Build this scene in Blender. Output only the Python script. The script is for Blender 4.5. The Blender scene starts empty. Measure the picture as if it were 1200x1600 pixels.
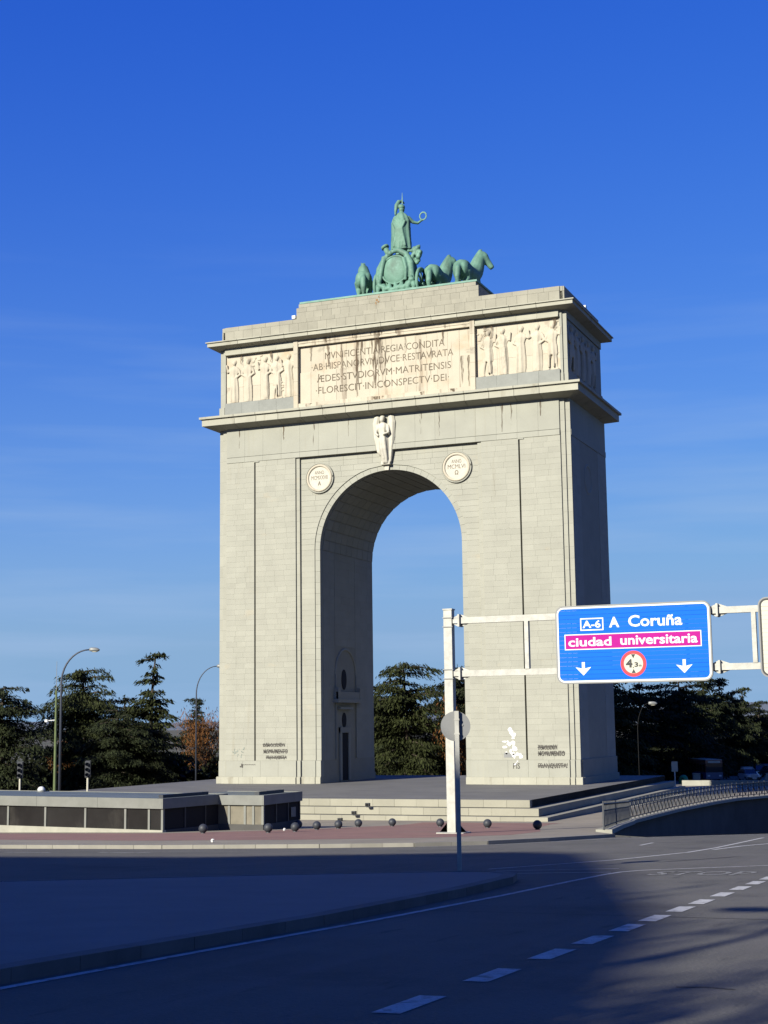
import bpy, bmesh, math, random
import numpy as np
from mathutils import Vector, Matrix
from mathutils.geometry import tessellate_polygon

random.seed(7); rng = np.random.default_rng(7)
PI = math.pi
S = bpy.context.scene
COL = S.collection

# ------------------------------------------------------------------ camera
CAM = np.array([59.8723, -109.8878, 4.717]); YAW, PIT, ROL = -0.3855, 0.1433, -0.013
F2 = np.array([math.sin(YAW), math.cos(YAW), 0.0])
_f = Vector((math.sin(YAW)*math.cos(PIT), math.cos(YAW)*math.cos(PIT), math.sin(PIT)))
_r0 = Vector((math.cos(YAW), -math.sin(YAW), 0)); _u0 = _r0.cross(_f)
_r = _r0*math.cos(ROL) + _u0*math.sin(ROL); _u = -_r0*math.sin(ROL) + _u0*math.cos(ROL)
cd = bpy.data.cameras.new('camera'); cam = bpy.data.objects.new('camera', cd); COL.objects.link(cam)
m = Matrix.Identity(4)
for i in range(3):
    m[i][0] = _r[i]; m[i][1] = _u[i]; m[i][2] = -_f[i]; m[i][3] = CAM[i]
cam.matrix_world = m
cd.sensor_fit = 'VERTICAL'; cd.sensor_height = 24.0; cd.lens = 24.0*2297.05/1600.0
cd.clip_start = 0.1; cd.clip_end = 20000
S.camera = cam

# ------------------------------------------------------------------ sky, sun, exposure
SUN_EL, SUN_AZ = math.radians(24), math.radians(17)      # azimuth measured from -Y towards -X
SUN_STRENGTH = 4.8
w = bpy.data.worlds.new('World'); S.world = w; w.use_nodes = True
nt = w.node_tree; nt.nodes.clear()
def N(t, **kw):
    n = nt.nodes.new(t)
    for k, v in kw.items(): setattr(n, k, v)
    return n
sky = N('ShaderNodeTexSky', sky_type='NISHITA', sun_disc=False)
sky.sun_elevation = SUN_EL; sky.sun_rotation = PI + SUN_AZ; sky.altitude = 650; sky.air_density = 1.0; sky.dust_density = 0.1; sky.ozone_density = 2.5
# colour response of the whole sky: a clear, strongly blue winter sky (per-channel gain and contrast, the same in every direction)
sep = N('ShaderNodeSeparateColor'); cmb = N('ShaderNodeCombineColor'); SKYG = ((.27, 1.467), (.295, .986), (.443, .408))
for ch, (ga, gp) in zip(('Red', 'Green', 'Blue'), SKYG):
    a_ = N('ShaderNodeMath', operation='MULTIPLY'); a_.inputs[1].default_value = .085
    p_ = N('ShaderNodeMath', operation='POWER'); p_.inputs[1].default_value = gp
    g_ = N('ShaderNodeMath', operation='MULTIPLY'); g_.inputs[1].default_value = ga/.1; c_ = N('ShaderNodeMath', operation='MINIMUM'); c_.inputs[1].default_value = .6
    nt.links.new(sky.outputs[0], sep.inputs[0]); nt.links.new(sep.outputs[ch], a_.inputs[0]); nt.links.new(a_.outputs[0], c_.inputs[0]); nt.links.new(c_.outputs[0], p_.inputs[0]); nt.links.new(p_.outputs[0], g_.inputs[0]); nt.links.new(g_.outputs[0], cmb.inputs[ch])
tc = N('ShaderNodeTexCoord'); sp = N('ShaderNodeSeparateXYZ')
mp = N('ShaderNodeMapping'); mp.inputs['Scale'].default_value = (2.2, 2.2, 26)
nz = N('ShaderNodeTexNoise'); nz.inputs['Scale'].default_value = 1.6; nz.inputs['Detail'].default_value = 5
cr = N('ShaderNodeMapRange'); cr.inputs[1].default_value = .46; cr.inputs[2].default_value = .74; cr.inputs[3].default_value = 0; cr.inputs[4].default_value = .55
el = N('ShaderNodeMapRange'); el.inputs[1].default_value = .02; el.inputs[2].default_value = .34; el.inputs[3].default_value = 1; el.inputs[4].default_value = 0
mu = N('ShaderNodeMath', operation='MULTIPLY')
mx = N('ShaderNodeMix', data_type='RGBA'); mx.inputs['B'].default_value = (1.5, 2.15, 3.25, 1)
bg = N('ShaderNodeBackground'); bg.inputs['Strength'].default_value = 0.1
ow = N('ShaderNodeOutputWorld'); L = nt.links.new
L(tc.outputs['Generated'], mp.inputs['Vector']); L(mp.outputs[0], nz.inputs['Vector']); L(nz.outputs['Fac'], cr.inputs[0])
L(tc.outputs['Generated'], sp.inputs[0]); L(sp.outputs['Z'], el.inputs[0])
L(cr.outputs[0], mu.inputs[0]); L(el.outputs[0], mu.inputs[1])

hz_e = N('ShaderNodeMath', operation='MULTIPLY'); hz_e.inputs[1].default_value = -9.0; hz_x = N('ShaderNodeMath', operation='EXPONENT'); hz_m = N('ShaderNodeMath', operation='MULTIPLY', use_clamp=True); hz_m.inputs[1].default_value = 1.6
hm = N('ShaderNodeMix', data_type='RGBA'); hm.inputs['B'].default_value = (1.06, 1.80, 2.82, 1)      # pale air towards the horizon, all round
L(sp.outputs['Z'], hz_e.inputs[0]); L(hz_e.outputs[0], hz_x.inputs[0]); L(hz_x.outputs[0], hz_m.inputs[0]); L(hz_m.outputs[0], hm.inputs['Factor'])
L(cmb.outputs[0], hm.inputs['A']); L(hm.outputs['Result'], mx.inputs['A']); L(mu.outputs[0], mx.inputs['Factor'])
L(mx.outputs['Result'], bg.inputs['Color']); L(bg.outputs[0], ow.inputs[0])
sl = bpy.data.lights.new('sun', 'SUN'); sl.energy = SUN_STRENGTH; sl.angle = math.radians(.5); sl.color = (1, .95, .83)
so = bpy.data.objects.new('sun', sl); COL.objects.link(so)
so.rotation_euler = Vector((math.sin(SUN_AZ)*math.cos(SUN_EL), math.cos(SUN_AZ)*math.cos(SUN_EL), -math.sin(SUN_EL))).to_track_quat('-Z', 'Y').to_euler()
so.location = (0, -150, 120)
S.view_settings.view_transform = 'Standard'; S.view_settings.look = 'None'
S.view_settings.exposure = 1.256; S.view_settings.gamma = 1; S.view_settings.use_curve_mapping = False

# ------------------------------------------------------------------ materials
ALB = .55       # overall level of the base colours below
def material(name, col, rough=.8, var=.0, noise=0., nscale=1., bump=0., bscale=8., metal=0., streak=None, spec=.3, stain=None):
    """procedural material: per-piece value variation, cloudy variation, optional vertical streaks"""
    col = tuple(c*ALB for c in col); streak = [(tuple(c*ALB for c in q[0]), *q[1:]) for q in streak] if streak else None
    mt = bpy.data.materials.new(name); mt.use_nodes = True; t = mt.node_tree; nn = t.nodes; lk = t.links.new
    b = nn['Principled BSDF']; b.inputs['Roughness'].default_value = rough; b.inputs['Metallic'].default_value = metal
    b.inputs['Specular IOR Level'].default_value = spec
    geo = nn.new('ShaderNodeNewGeometry')
    c = nn.new('ShaderNodeRGB'); c.outputs[0].default_value = (*col, 1); cur = c.outputs[0]
    def mul(cur, valsock):
        h = nn.new('ShaderNodeMix'); h.data_type = 'RGBA'; h.blend_type = 'MULTIPLY'; h.inputs['Factor'].default_value = 1
        lk(cur, h.inputs['A']); lk(valsock, h.inputs['B']); return h.outputs['Result']
    def rangeof(sock, a, bb, f0=0., f1=1.):
        r = nn.new('ShaderNodeMapRange'); r.inputs[1].default_value = f0; r.inputs[2].default_value = f1
        r.inputs[3].default_value = a; r.inputs[4].default_value = bb; lk(sock, r.inputs[0]); return r.outputs[0]
    if var:
        oi = nn.new('ShaderNodeObjectInfo'); ad = nn.new('ShaderNodeMath'); ad.operation = 'ADD'
        lk(oi.outputs['Random'], ad.inputs[0]); lk(geo.outputs['Random Per Island'], ad.inputs[1])
        fr = nn.new('ShaderNodeMath'); fr.operation = 'FRACT'; lk(ad.outputs[0], fr.inputs[0])
        cur = mul(cur, rangeof(fr.outputs[0], 1-var, 1+var))
    if noise:
        nz = nn.new('ShaderNodeTexNoise'); nz.inputs['Scale'].default_value = nscale; nz.inputs['Detail'].default_value = 6; nz.inputs['Roughness'].default_value = .65
        lk(geo.outputs['Position'], nz.inputs['Vector'])
        cur = mul(cur, rangeof(nz.outputs['Fac'], 1-noise, 1+noise, .25, .75))
    if streak:
        for (scol, sc, lo, hi, amt) in streak:
            mp = nn.new('ShaderNodeMapping'); mp.inputs['Scale'].default_value = sc
            lk(geo.outputs['Position'], mp.inputs['Vector'])
            nz = nn.new('ShaderNodeTexNoise'); nz.inputs['Scale'].default_value = 1; nz.inputs['Detail'].default_value = 7; nz.inputs['Roughness'].default_value = .6
            lk(mp.outputs[0], nz.inputs['Vector'])
            h = nn.new('ShaderNodeMix'); h.data_type = 'RGBA'; h.inputs['B'].default_value = (*scol, 1)
            lk(rangeof(nz.outputs['Fac'], 0, amt, lo, hi), h.inputs['Factor']); lk(cur, h.inputs['A']); cur = h.outputs['Result']
    lk(cur, b.inputs['Base Color'])
    if bump:
        nb = nn.new('ShaderNodeTexNoise'); nb.inputs['Scale'].default_value = bscale; nb.inputs['Detail'].default_value = 5
        lk(geo.outputs['Position'], nb.inputs['Vector'])
        bp = nn.new('ShaderNodeBump'); bp.inputs['Strength'].default_value = bump; bp.inputs['Distance'].default_value = .05
        lk(nb.outputs['Fac'], bp.inputs['Height']); lk(bp.outputs[0], b.inputs['Normal'])
    return mt
M = {}
VS = (2.2, 2.2, .16)
M['stone'] = material('pale_granite', (.395, .392, .325), .85, .035, .09, .45, .25, 14, streak=[((.30, .27, .19), (1.1, 1.1, .10), .60, .80, .5), ((.50, .41, .27), (.5, .5, .9), .62, .8, .45)])
M['core'] = material('joint_mortar', (.37, .36, .29), .95, 0, .1, .6)  # mortar tone of the backing, seen in the joints
M['smooth'] = material('smooth_limestone', (.385, .385, .322), .85, .035, .08, .5, .15, 10, streak=[((.33, .31, .23), (2.0, 2.0, .12), .58, .80, .5)])
M['trim'] = material('cornice_limestone', (.44, .43, .345), .85, .06, .1, .7, .15, 10, streak=[((.20, .17, .11), (1.1, 1.1, .3), .58, .76, .65)])
M['parapet'] = material('parapet_granite', (.36, .345, .275), .9, .07, .12, .8, .2, 10, streak=[((.20, .18, .12), (.7, .7, .5), .6, .78, .5)])
M['ochre'] = material('ochre_marble', (.56, .505, .39), .8, .07, .07, .7, .12, 12, streak=[((.50, .34, .19), (.3, .3, .45), .53, .72, .6), ((.15, .10, .06), (1.3, 1.3, .10), .55, .68, .8), ((.09, .07, .05), (.28, .28, .5), .60, .74, .75)])
M['relief'] = material('relief_marble', (.57, .515, .40), .8, .03, .1, .9, .2, 8, streak=[((.48, .32, .18), (.7, .7, .7), .55, .75, .5), ((.16, .13, .10), (.8, .8, .6), .60, .76, .75)])
M['dado'] = material('grey_granite', (.30, .31, .28), .9, .04, .12, 1.2, .15, 12)
M['white_marble'] = material('white_marble', (.62, .59, .49), .8, 0, .14, 2, .15, 9)
M['letter'] = material('dark_inlaid_lettering', (.17, .14, .10), .9, 0, .3, 3)
M['bronze'] = material('green_patina_bronze', (.14, .285, .21), .65, 0, .28, .9, .25, 6, streak=[((.075, .12, .09), (.9, .9, .35), .5, .74, .75), ((.25, .47, .37), (1.3, 1.3, .8), .58, .75, .55)])
M['bronze_slab'] = material('green_copper_flashing', (.20, .37, .29), .7, 0, .2, 1.5, streak=[((.12, .18, .12), (1, 1, .3), .55, .75, .5)])
M['rust'] = material('rust_stain', (.30, .17, .07), .9, 0, .3, 2)
M['platform'] = material('platform_paving', (.185, .18, .165), .8, 0, .22, .35, .1, 5, streak=[((.11, .11, .105), (.12, .5, 1), .5, .72, .7)])
M['step'] = material('step_granite', (.36, .345, .27), .85, .08, .1, .6, .15, 9)
M['asphalt'] = material('asphalt', (.145, .14, .122), .92, 0, .26, .35, .35, 26, streak=[((.165, .155, .14), (1.7, .03, 1), .46, .66, .8), ((.075, .072, .068), (.3, .3, 1), .55, .70, .7), ((.06, .058, .055), (3.5, .6, 1), .62, .72, .6), ((.27, .26, .23), (38, 38, 1), .58, .72, .55), ((.05, .05, .05), (22, 22, 1), .60, .74, .6)], spec=.2)
M['asphalt_dark'] = material('fresh_asphalt_patch', (.035, .034, .034), .95, 0, .2, 1)
M['island'] = material('island_concrete', (.21, .21, .205), .9, 0, .14, .5, .15, 14)
M['pave'] = material('beige_paving', (.32, .28, .21), .9, 0, .2, .35, .15, 9, streak=[((.2, .185, .15), (.4, .4, 1), .52, .75, .6)])
M['red'] = material('red_paving', (.30, .165, .13), .9, 0, .2, .45, .15, 9, streak=[((.27, .22, .17), (.3, .3, 1), .56, .76, .5)])
M['kerb'] = material('kerb_granite', (.30, .285, .24), .9, .1, .12, 1.5, .1, 12)
M['paint'] = material('road_paint', (.62, .62, .58), .85, 0, .18, 3, .1, 30, streak=[((.2, .195, .18), (5, 5, 1), .52, .66, .8), ((.16, .155, .145), (40, 40, 1), .55, .68, .6)])
M['ground'] = material('bare_ground', (.13, .115, .075), .95, 0, .3, .08, .2, 1, streak=[((.06, .075, .03), (.03, .03, 1), .45, .6, .8)])
M['hill'] = material('hazy_hill', (.16, .19, .22), 1, 0, .2, .002)  # blue-grey of distance haze put into the hill colour
M['wall_dark'] = material('shade_dark_concrete', (.10, .098, .092), .95, 0, .25, .5)  # shade of the underpass wall and kiosk ends put into the tone
M['kerb_dark'] = material('worn_dark_kerb', (.15, .148, .14), .95, .15, .2, 2)
M['galv'] = material('galvanised_steel', (.50, .495, .44), .6, 0, .22, 3.5, .05, 20, metal=.15, streak=[((.36, .36, .34), (2, 2, 2), .55, .72, .6)])
M['grey_metal'] = material('grey_painted_metal', (.27, .28, .27), .5, 0, .1, 3, metal=.2)
M['sign_back'] = material('sign_back_aluminium', (.24, .245, .24), .55, 0, .06, 4, metal=.1)
M['blue'] = material('sign_blue', (.002, .15, .88), .6, .03, .04, 1.5, spec=.08)
M['sign_white'] = material('sign_white', (.80, .81, .78), .5, 0, .04, 3)
M['magenta'] = material('sign_magenta', (.46, .008, .26), .6, 0, .05, 2, spec=.08)
M['signred'] = material('sign_red', (.62, .015, .03), .5)
M['black'] = material('black_paint', (.012, .012, .014), .5)
M['cream'] = material('sign_cream', (.62, .60, .48), .5, 0, .05, 3)
M['iron'] = material('dark_cast_iron', (.045, .05, .06), .55, 0, .2, 4)
M['lamp_metal'] = material('blue_grey_pole_paint', (.05, .06, .085), .5, 0, .15, 2)
M['mast'] = material('olive_mast_paint', (.12, .16, .06), .6, 0, .2, 2)
M['alu'] = material('brushed_aluminium_fascia', (.225, .23, .205), .6, 0, .16, 1.2, metal=.1, streak=[((.26, .26, .24), (.5, .5, 1), .52, .72, .6)])
M['roof'] = material('grey_green_roof', (.14, .165, .15), .55, 0, .25, .4, streak=[((.23, .25, .25), (.15, .8, 1), .55, .7, .7)])
M['glass'] = material('smoked_glass', (.02, .02, .019), .12, .25, .3, .8, spec=.5, streak=[((.07, .066, .056), (.9, .9, .5), .55, .75, .5)])
M['lightglass'] = material('dusty_pale_glass', (.22, .20, .15), .3, .15, .25, 1.4, spec=.4)
M['dark'] = material('dark_interior', (.018, .017, .018), .9)
M['sill'] = material('pale_concrete_sill', (.40, .39, .32), .9, 0, .15, 1.2)
M['leaf'] = material('cedar_needles', (.034, .041, .013), .8, .45, .35, .25, spec=.1)
M['leaf2'] = material('blue_cedar_needles', (.026, .033, .013), .8, .45, .35, .25, spec=.1)
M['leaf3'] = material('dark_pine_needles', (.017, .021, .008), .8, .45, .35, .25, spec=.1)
M['copper_leaf'] = material('copper_autumn_leaves', (.17, .075, .025), .85, .4, .3, .3, spec=.1)
M['bark'] = material('grey_brown_bark', (.07, .055, .04), .95, 0, .3, 2, .3, 6)
M['facade'] = material('rendered_facade', (.42, .36, .27), .9, 0, .1, .3)
M['tile'] = material('terracotta_roof', (.30, .13, .07), .9, 0, .2, .8)
M['cargreen'] = material('green_plastic', (.02, .27, .10), .4, 0, .15, 4)
M['tyre'] = material('tyre_rubber', (.015, .015, .015), .9)
M['carglass'] = material('car_glass', (.03, .035, .04), .08, spec=.6)
for k, c in dict(car_silver=(.42, .43, .44), car_blue=(.03, .06, .16), car_white=(.7, .7, .68), car_dark=(.03, .035, .04), bus_blue=(.05, .10, .22), bus_red=(.30, .10, .07)).items():
    M[k] = material(k+'_paint', c, .3, spec=.5)
M['poster'] = material('torn_white_paper', (.74, .74, .72), .9, 0, .08, 6)
M['graffiti'] = material('faded_black_spray', (.085, .08, .07), .9, 0, .4, 5)
M['graffiti_grey'] = material('grey_green_spray', (.28, .31, .27), .9, 0, .2, 5)

st_ = material('brown_rain_stain', (.13, .09, .055), .95, 0, .25, 2); M['stain'] = st_; t_ = st_.node_tree      # ragged, partly transparent
g_ = t_.nodes.new('ShaderNodeNewGeometry'); m_ = t_.nodes.new('ShaderNodeMapping'); m_.inputs['Scale'].default_value = (6, 6, .7); n_ = t_.nodes.new('ShaderNodeTexNoise'); n_.inputs['Scale'].default_value = 1; n_.inputs['Detail'].default_value = 6
r_ = t_.nodes.new('ShaderNodeMapRange'); r_.inputs[1].default_value = .40; r_.inputs[2].default_value = .62; r_.inputs[3].default_value = .0; r_.inputs[4].default_value = .8
for a_, b_ in ((g_.outputs['Position'], m_.inputs['Vector']), (m_.outputs[0], n_.inputs['Vector']), (n_.outputs['Fac'], r_.inputs[0]), (r_.outputs[0], t_.nodes['Principled BSDF'].inputs['Alpha'])): t_.links.new(a_, b_)
# ------------------------------------------------------------------ mesh helpers
class MB:
    def __init__(s): s.v = []; s.f = []
    def add(s, vs, fs):
        o = len(s.v); s.v += [tuple(map(float, p)) for p in vs]; s.f += [tuple(i+o for i in f) for f in fs]; return s
    def box(s, x0, x1, y0, y1, z0, z1):
        return s.add([(x0, y0, z0), (x1, y0, z0), (x1, y1, z0), (x0, y1, z0), (x0, y0, z1), (x1, y0, z1), (x1, y1, z1), (x0, y1, z1)],
                     [(0, 3, 2, 1), (4, 5, 6, 7), (0, 1, 5, 4), (1, 2, 6, 5), (2, 3, 7, 6), (3, 0, 4, 7)])
    def obox(s, c, u, n, w, t, h):
        """oriented box: centre c, unit axis u (width) and n (depth), z up"""
        c = np.array(c, float); u = np.array((*u, 0.)); n = np.array((*n, 0.)); z = np.array((0, 0, 1.))
        vs = [c + u*w/2*a + n*t/2*b + z*h/2*k for k in (-1, 1) for a, b in ((-1, -1), (1, -1), (1, 1), (-1, 1))]
        return s.add(vs, [(0, 3, 2, 1), (4, 5, 6, 7), (0, 1, 5, 4), (1, 2, 6, 5), (2, 3, 7, 6), (3, 0, 4, 7)])
    def prism_y(s, poly, y0, y1):
        """polygon in (x,z), extruded along y"""
        n = len(poly); vs = [(x, y0, z) for x, z in poly] + [(x, y1, z) for x, z in poly]
        return s.add(vs, [tuple(range(n)), tuple(range(2*n-1, n-1, -1))] + [(i, i+n, (i+1) % n+n, (i+1) % n) for i in range(n)])
    def prism_z(s, poly, z0, z1):
        n = len(poly); vs = [(x, y, z0) for x, y in poly] + [(x, y, z1) for x, y in poly]
        return s.add(vs, [tuple(range(n-1, -1, -1)), tuple(range(n, 2*n))] + [(i, (i+1) % n, (i+1) % n+n, i+n) for i in range(n)])
    def tube(s, pts, rad, n=8, cap=True):
        pts = [Vector(p) for p in pts]; rad = [rad]*len(pts) if isinstance(rad, (int, float)) else rad
        o = len(s.v); up = None
        for i, p in enumerate(pts):
            d = (pts[min(i+1, len(pts)-1)] - pts[max(i-1, 0)]).normalized()
            if up is None: up = Vector((0, 0, 1)) if abs(d.z) < .9 else Vector((0, 1, 0))
            a = d.cross(up).normalized(); b = a.cross(d).normalized(); up = b
            for k in range(n):
                q = p + (a*math.cos(2*PI*k/n) + b*math.sin(2*PI*k/n))*rad[i]; s.v.append(tuple(q))
        for i in range(len(pts)-1):
            for k in range(n):
                s.f.append((o+i*n+k, o+i*n+(k+1) % n, o+(i+1)*n+(k+1) % n, o+(i+1)*n+k))
        if cap: s.f.append(tuple(o+k for k in range(n-1, -1, -1))); s.f.append(tuple(o+(len(pts)-1)*n+k for k in range(n)))
        return s
    def ball(s, c, r, n=12, m=8):
        r = (r, r, r) if isinstance(r, (int, float)) else r; o = len(s.v)
        s.v.append((c[0], c[1], c[2]-r[2]))
        for j in range(1, m):
            t = -PI/2 + PI*j/m
            for k in range(n): s.v.append((c[0]+r[0]*math.cos(t)*math.cos(2*PI*k/n), c[1]+r[1]*math.cos(t)*math.sin(2*PI*k/n), c[2]+r[2]*math.sin(t)))
        s.v.append((c[0], c[1], c[2]+r[2])); top = len(s.v)-1
        for k in range(n):
            s.f.append((o, o+1+(k+1) % n, o+1+k)); s.f.append((top, top-n+k, top-n+(k+1) % n))
            for j in range(m-2): s.f.append((o+1+j*n+k, o+1+j*n+(k+1) % n, o+1+(j+1)*n+(k+1) % n, o+1+(j+1)*n+k))
        return s
    def loft(s, secs, n=20, fold=0., nf=7, ph=0.):
        """stack of ellipses (z, cx, cy, rx, ry); fold = relative depth of vertical drapery folds"""
        o = len(s.v)
        for (z, cx, cy, rx, ry) in secs:
            for k in range(n):
                a = 2*PI*k/n; q = 1+fold*math.sin(nf*a+ph+z*.5)
                s.v.append((cx+rx*q*math.cos(a), cy+ry*q*math.sin(a), z))
        for i in range(len(secs)-1):
            for k in range(n): s.f.append((o+i*n+k, o+i*n+(k+1) % n, o+(i+1)*n+(k+1) % n, o+(i+1)*n+k))
        s.f.append(tuple(o+k for k in range(n-1, -1, -1))); s.f.append(tuple(o+(len(secs)-1)*n+k for k in range(n)))
        return s
    def torus(s, c, R, r, ax=1, n=32, m=8, a0=0., a1=2*PI):
        full = abs(a1-a0-2*PI) < 1e-6; pts = []
        for k in range(n+(0 if full else 1)):
            a = a0+(a1-a0)*k/n; e = (math.cos(a)*R, math.sin(a)*R)
            pts.append({0: (c[0], c[1]+e[0], c[2]+e[1]), 1: (c[0]+e[0], c[1], c[2]+e[1]), 2: (c[0]+e[0], c[1]+e[1], c[2])}[ax])
        if full: pts = pts + [pts[0], pts[1]]
        return s.tube(pts, r, m, cap=not full)
    def mesh(s, name, smooth=False):
        me = bpy.data.meshes.new(name); me.from_pydata(s.v, [], s.f); me.update()
        if smooth: me.polygons.foreach_set('use_smooth', [True]*len(me.polygons))
        return me

def put(name, me, mat, parent=None, loc=None, smooth=False, kind=None):
    if isinstance(me, MB): me = me.mesh(name, smooth)
    if mat is not None and not me.materials: me.materials.append(M[mat] if isinstance(mat, str) else mat)
    o = bpy.data.objects.new(name, me); COL.objects.link(o)
    if parent is not None: o.parent = parent
    if loc is not None: o.location = loc
    if kind: o['kind'] = kind
    return o
def tag(o, label, cat=None, group=None):
    o['label'] = label
    if cat: o['category'] = cat
    if group: o['group'] = group
    return o
def thing(name, label, cat, loc=(0, 0, 0), rz=0., group=None):
    o = bpy.data.objects.new(name, None); COL.objects.link(o); o.location = loc; o.rotation_euler = (0, 0, rz); o.empty_display_size = .3
    return tag(o, label, cat, group)
def dup(root, loc, rz, label, scale=None):
    r = root.copy(); COL.objects.link(r); r.location = loc; r.rotation_euler = (0, 0, rz); r['label'] = label
    if scale: r.scale = scale
    for ch in root.children:
        c = ch.copy(); COL.objects.link(c); c.parent = r
        for g in ch.children:
            d = g.copy(); COL.objects.link(d); d.parent = c
    return r
def fused(mb, voxel, name, smooth=3):
    """one continuous skin over overlapping shapes"""
    me = mb.mesh(name); o = bpy.data.objects.new('tmp', me); COL.objects.link(o)
    r = o.modifiers.new('r', 'REMESH'); r.mode = 'VOXEL'; r.voxel_size = voxel; r.use_smooth_shade = True
    if smooth: q = o.modifiers.new('s', 'SMOOTH'); q.iterations = smooth; q.factor = .5
    dg = bpy.context.evaluated_depsgraph_get(); out = bpy.data.meshes.new_from_object(o.evaluated_get(dg)); out.name = name
    out.polygons.foreach_set('use_smooth', [True]*len(out.polygons))
    bpy.data.objects.remove(o); bpy.data.meshes.remove(me); return out
def text_mesh(s, x0, x1, z0, z1, thick=.006, bold=0., name='lettering'):
    """lettering facing -Y fitted into the box x0..x1, z0..z1 (plane y=0)"""
    c = bpy.data.curves.new(name, 'FONT'); c.body = s; c.offset = bold; c.resolution_u = 3; c.extrude = .001
    o = bpy.data.objects.new('tmp', c); COL.objects.link(o)
    dg = bpy.context.evaluated_depsgraph_get(); me = bpy.data.meshes.new_from_object(o.evaluated_get(dg)); me.name = name
    bpy.data.objects.remove(o); bpy.data.curves.remove(c)
    a = np.empty(len(me.vertices)*3); me.vertices.foreach_get('co', a); a = a.reshape(-1, 3)
    lo, hi = a.min(0), a.max(0); q = (a-lo)/np.maximum(hi-lo, 1e-6)
    out = np.stack([x0+q[:, 0]*(x1-x0), -q[:, 2]*thick, z0+q[:, 1]*(z1-z0)], 1)
    me.vertices.foreach_set('co', out.ravel()); me.materials.clear(); me.update(); return me

# ------------------------------------------------------------------ ground
def tz(x, y):
    d = (x-CAM[0])*F2[0] + (y-CAM[1])*F2[1]
    if d < -12: return 3.717
    if d < 88: return 3.117-.05*d
    if d < 420: return -1.283-.013*(d-88)
    return -5.6
TRENCH = [(44.2, -46.6), (39.7, -22), (39.6, -8), (40.0, 4), (40.6, 11), (42.6, 19), (48, 26), (60, 33), (110, 45), (110, -12), (51.5, -45.3), (46.9, -50.8)]
def inside(p, poly):
    c = False; j = len(poly)-1
    for i in range(len(poly)):
        (xi, yi), (xj, yj) = poly[i], poly[j]
        if (yi > p[1]) != (yj > p[1]) and p[0] < (xj-xi)*(p[1]-yi)/(yj-yi)+xi: c = not c
        j = i
    return c
def axis(fine0, fine1, step, far):
    a = list(np.arange(fine0, fine1+1e-6, step)); s = step; x = fine1; r = []
    while x < far: s *= 1.5; x += s; r.append(x)
    s = step; x = fine0; l = []
    while x > -far: s *= 1.5; x -= s; l.append(x)
    return l[::-1]+a+r
xs = axis(36, 62, .5, 9000); ys = axis(-54, 52, .5, 9000)
vs = [(x, y, tz(x, y)-.012) for y in ys for x in xs]; nx = len(xs); fs = []
for j in range(len(ys)-1):
    for i in range(nx-1):
        if not inside(((xs[i]+xs[i+1])/2, (ys[j]+ys[j+1])/2), TRENCH): fs.append((j*nx+i, j*nx+i+1, (j+1)*nx+i+1, (j+1)*nx+i))
put('ground', MB().add(vs, fs), 'ground', kind='structure')
def sheet(name, poly, dz, mat, thick=0., kind='structure', parent=None):
    """flat-lying polygon that follows the terrain; a slab when thick"""
    bm = bmesh.new(); bv = [bm.verts.new((x, y, 0)) for x, y in poly]
    tris = tessellate_polygon([[Vector((x, y, 0)) for x, y in poly]])
    for t in tris:
        try: bm.faces.new([bv[i] for i in t])
        except ValueError: pass
    bmesh.ops.recalc_face_normals(bm, faces=bm.faces)
    for D in (-12, 88):
        g = bm.verts[:]+bm.edges[:]+bm.faces[:]
        bmesh.ops.bisect_plane(bm, geom=g, plane_co=(CAM[0]+F2[0]*D, CAM[1]+F2[1]*D, 0), plane_no=(F2[0], F2[1], 0))
    for f in bm.faces:
        if f.normal.z < 0: f.normal_flip()
    if thick:
        ext = bmesh.ops.extrude_face_region(bm, geom=bm.faces[:])
        low = [f for f in bm.faces]
        up = [v for v in ext['geom'] if isinstance(v, bmesh.types.BMVert)]; upset = set(up)
        for v in bm.verts: v.co.z = tz(v.co.x, v.co.y)+dz-(0 if v in upset else thick)
    else:
        for v in bm.verts: v.co.z = tz(v.co.x, v.co.y)+dz
    bmesh.ops.recalc_face_normals(bm, faces=bm.faces)
    if not thick:
        for f in bm.faces:
            if f.normal.z < 0: f.normal_flip()
    me = bpy.data.meshes.new(name); bm.to_mesh(me); bm.free()
    return put(name, me, mat, parent, kind=kind)
def strip(pts, wd):
    """polygon of constant width along a polyline"""
    l, r = [], []
    for i, p in enumerate(pts):
        a = np.array(pts[max(i-1, 0)]); b = np.array(pts[min(i+1, len(pts)-1)]); d = (b-a)/np.linalg.norm(b-a); n = np.array((-d[1], d[0]))*wd/2
        l.append(tuple(np.array(p)+n)); r.append(tuple(np.array(p)-n))
    return l+r[::-1]

sheet('road', [(-120, -190), (130, -190), (130, -1), (51.5, -45.6), (46.7, -51.2), (45.6, -50.4), (43, -49), (-120, -49)], .0, 'asphalt')
KERB = [(-90, -63.2), (25.6, -63.6), (32.7, -64.0), (38.3, -63.0), (41.3, -61.8), (43.2, -59.6), (44.4, -56.0), (45.2, -52.4), (45.6, -50.6)]
pavement = sheet('pavement', KERB + [(43.8, -46.6), (39.3, -22), (39.2, -8), (39.6, 4), (40.2, 11), (42.2, 19.2), (47.8, 26.4), (59.8, 33.6), (80, 38), (80, 46), (-90, 46)], .13, 'pave', .3)
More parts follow.
